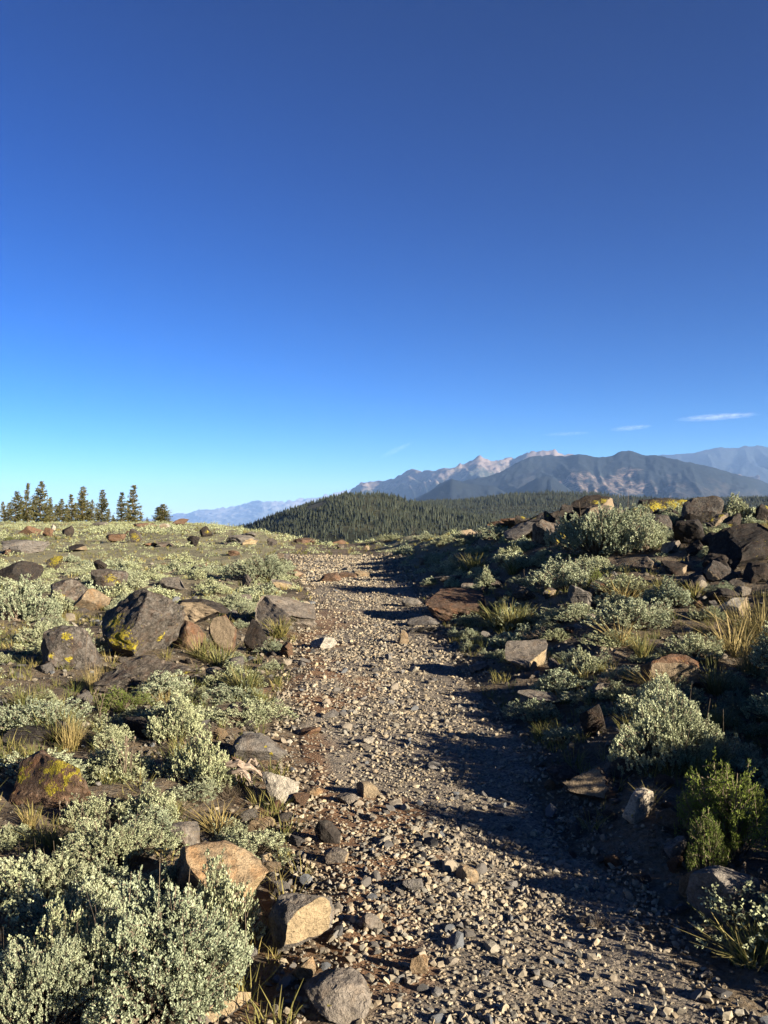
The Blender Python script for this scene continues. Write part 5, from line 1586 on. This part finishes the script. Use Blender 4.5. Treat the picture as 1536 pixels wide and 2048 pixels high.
# off the trail
xo, yo = wedge(1500, 2.4, 14, 0.0)
ok = (np.abs(trail_d(xo, yo)) > 1.0) & (np.abs(trail_d(xo, yo)) < 6) & free(xo, yo, -0.02)
xo, yo = xo[ok][:300], yo[ok][:300]
stones(ground, xo, yo, np.minimum(np.exp(rng.normal(0, 0.4, len(xo))), 1.5) * np.interp(yo, [2.5, 6, 14], [0.05, 0.08, 0.15]), H)
sets = []
for (n, d0, d1, s0, s1) in ((6500, 2.3, 5.5, .008, .034), (5000, 5, 11, .018, .06), (4500, 10, 26, .035, .11)):
    x, y = wedge(int(n * 1.25), d0, d1, 0.2, 1.5); n = len(x)
    p = 0.7 * np.exp(-np.maximum(np.abs(trail_d(x, y)) - 1, 0) * 0.55) + 0.28 + 0.3 * noise2(x, y, 1.3, 93)
    ok = (np.abs(trail_d(x, y)) > 1.0) & (rng.uniform(size=n) < p)
    sets.append((x[ok], y[ok], rng.uniform(s0, s1, ok.sum())))
gravel_mass('rubble', ground, sets, H, COLS * 0.72, np.array([.2, .2, .14, .12, .1, .1, .04, .02, .07, .01]))

# ------------------------------------------------------------------ thin high clouds, far behind the mountains and above the haze
def cloud(x0, y0, x1, y1, thick, D, dens, label):
    p0 = np.array([(x0 - CX) / F_PX * D, D, EYE + (CY - y0) / F_PX * D]); p1 = np.array([(x1 - CX) / F_PX * D, D * 1.02, EYE + (CY - y1) / F_PX * D])
    L = np.linalg.norm(p1 - p0); d = (p1 - p0) / L
    v, f = ico(3)
    me = make_mesh('cloud', v, f, None)
    b = N('cloud')
    tc = b.n('ShaderNodeTexCoord')
    mp = b.n('ShaderNodeMapping'); mp.inputs['Scale'].default_value = (3.0, 1.5, 1.3)
    b.l(tc.outputs['Object'], mp.inputs['Vector'])
    nz = b.noise(mp.outputs[0], 1.6, 4, 0.6, 0.4)
    ln = b.n('ShaderNodeVectorMath', operation='LENGTH'); b.l(tc.outputs['Object'], ln.inputs[0])
    fall = b.ramp(ln.outputs['Value'], [(0.1, 1.0), (0.95, 0.0)])
    den = b.math('MULTIPLY', b.math('MULTIPLY', fall, b.ramp(nz, [(0.40, 0.0), (0.75, 1.0)])), dens)
    pvn = b.n('ShaderNodeVolumePrincipled')
    pvn.inputs['Color'].default_value = (1, 1, 1, 1)
    b.l(den, pvn.inputs['Density'])
    b.l(pvn.outputs[0], b.out.inputs['Volume'])
    me.materials.append(b.m)
    o = link('cloud', me, None, tuple((p0 + p1) / 2))
    o.rotation_euler = (0, -math.asin(d[2]), math.atan2(d[1], d[0]))
    th = thick / F_PX * D
    o.scale = (L / 2, th * 1.6, th / 2)
    return tag(o, label, 'cloud')
cloud(1340, 840, 1545, 824, 17, 75000, 6e-4, 'long thin white cloud, topmost of the wisps at the right')
cloud(1215, 860, 1322, 848, 13, 76000, 4.5e-4, 'short bright wisp of cloud between two fainter ones at the right')
cloud(1075, 870, 1200, 862, 10, 78000, 2.6e-4, 'faint low wisp of cloud left of the short bright one')
cloud(755, 918, 830, 880, 14, 80000, 2.2e-4, 'very faint slanting streak of cloud above the pale peaks')

# ------------------------------------------------------------------ labels for the lesser things: each by the landmark it lies next to
LANDMARKS = [(265, 1260, 'the biggest domed boulder'), (140, 1300, 'the yellow speckled leaning rock'), (172, 1205, 'the pale tan rock behind the domed boulder'), (310, 1350, 'the low layered slab'), (566, 1230, 'the flat grey slab by the trail'),
             (512, 1275, 'the dark steep rock by the trail'), (646, 1290, 'the pale broken stone by the trail'), (556, 1580, 'the white angular block'), (418, 1770, 'the largest tan boulder'), (594, 1850, 'the two toned block'),
             (350, 1690, 'the squarish grey rock'), (672, 2020, 'the grey rock cut by the bottom edge'), (92, 1570, 'the yellow lichened flat rock at left'), (500, 1540, 'the bleached splintered root'), (402, 1525, 'the upright rounded sagebrush'),
             (262, 1950, 'the largest pale sagebrush'), (232, 1410, 'the low bright green plant'), (918, 1220, 'the big flat brown boulder'), (1060, 1320, 'the tilted grey slab'), (1342, 1340, 'the boulder with the pale broken face'),
             (1476, 1220, 'the pale smooth rock at right'), (1500, 1250, 'the tall golden dry grass'), (1162, 1195, 'the dark wedge shaped rock'), (1218, 1070, 'the tall round silvery sagebrush'), (1192, 1015, 'the large black lichened boulder'),
             (1352, 1015, 'the long yellow lichened outcrop'), (1412, 1050, 'the rust stained boulder'), (1494, 1100, 'the largest black boulder'), (1046, 1065, 'the rounded grey rock of the pile'), (1368, 1490, 'the largest right sagebrush'),
             (1284, 1610, 'the whitish rock in shade'), (1462, 1810, 'the large shaded grey boulder'), (1470, 1650, 'the bright green shrub'), (1076, 1408, 'the thin tan edged slab'), (1180, 1440, 'the dark leaning slab'), (976, 1158, 'the small bright sagebrush'),
             (520, 1130, 'the wide grey green sagebrush'), (340, 1170, 'the flat pale rock in the sage'), (270, 1075, 'the yellow faced meadow rock'), (134, 1065, 'the pointed black meadow rock'), (411, 1040, 'the dark pyramid rock'), (324, 1030, 'the lone spreading pine'),
             (105, 1130, 'the small rock capped yellow'), (30, 1150, 'the dark low rock at the left edge'), (480, 1080, 'the broken grey outcrop'), (660, 1156, 'the brown block in the far trail'), (595, 1148, 'the upright brown block'), (895, 1158, 'the slab above the flat boulder'),
             (1350, 1195, 'the bright sagebrush mound'), (1140, 1150, 'the grey sagebrush on the bank'), (1240, 1385, 'the trailing sage mat'), (662, 1665, 'the dark upright flake'), (807, 1278, 'the upright tan splinter'), (936, 1755, 'the yellowish stone in the trail')]
ORD = ['nearest', 'second', 'third', 'fourth']
KINDS_ = {'small sage mats of the right bank': 'low sage mat', 'small sage mats of the bank crest': 'low sage mat', 'small sage mats left of the near trail': 'low sage mat', 'sage mats of the near meadow': 'low sage mat',
          'dark rocks of the crest pile': 'dark unnamed rock', 'shaded rocks under the crest pile': 'dark unnamed rock', 'small rocks of the right bank': 'small angular rock', 'low rocks of the left meadow': 'low dark rock',
          'small rocks round the domed boulder': 'small dark rock', 'stones edging the near trail': 'hand sized stone'}
slots = {}
for o in COL.objects:
    g = o.get('group')
    if o.parent is None and g in KINDS_ and o.location.y > 1:
        px = CX + o.location.x / o.location.y * F_PX
        py = CY - (o.location.z + 0.04 - EYE) / o.location.y * F_PX
        best = min(LANDMARKS, key=lambda q: (q[0] - px) ** 2 + (q[1] - py) ** 2)
        dx, dy = px - best[0], py - best[1]
        rel = ('left of' if dx < 0 else 'right of') if abs(dx) > 1.3 * abs(dy) else ('just behind' if dy < 0 else 'just before')
        word = KINDS_[g].replace('dark unnamed rock', 'dark rock')
        slots.setdefault((word, rel, best[2]), []).append((dx * dx + dy * dy, o))
for (word, rel, mark), lst in slots.items():
    lst.sort(key=lambda q: q[0])
    for k, (d_, o) in enumerate(lst[:4]):
        o['label'] = f'{word} {rel} {mark}' if len(lst) == 1 else f'{ORD[k]} {word} {rel} {mark}'
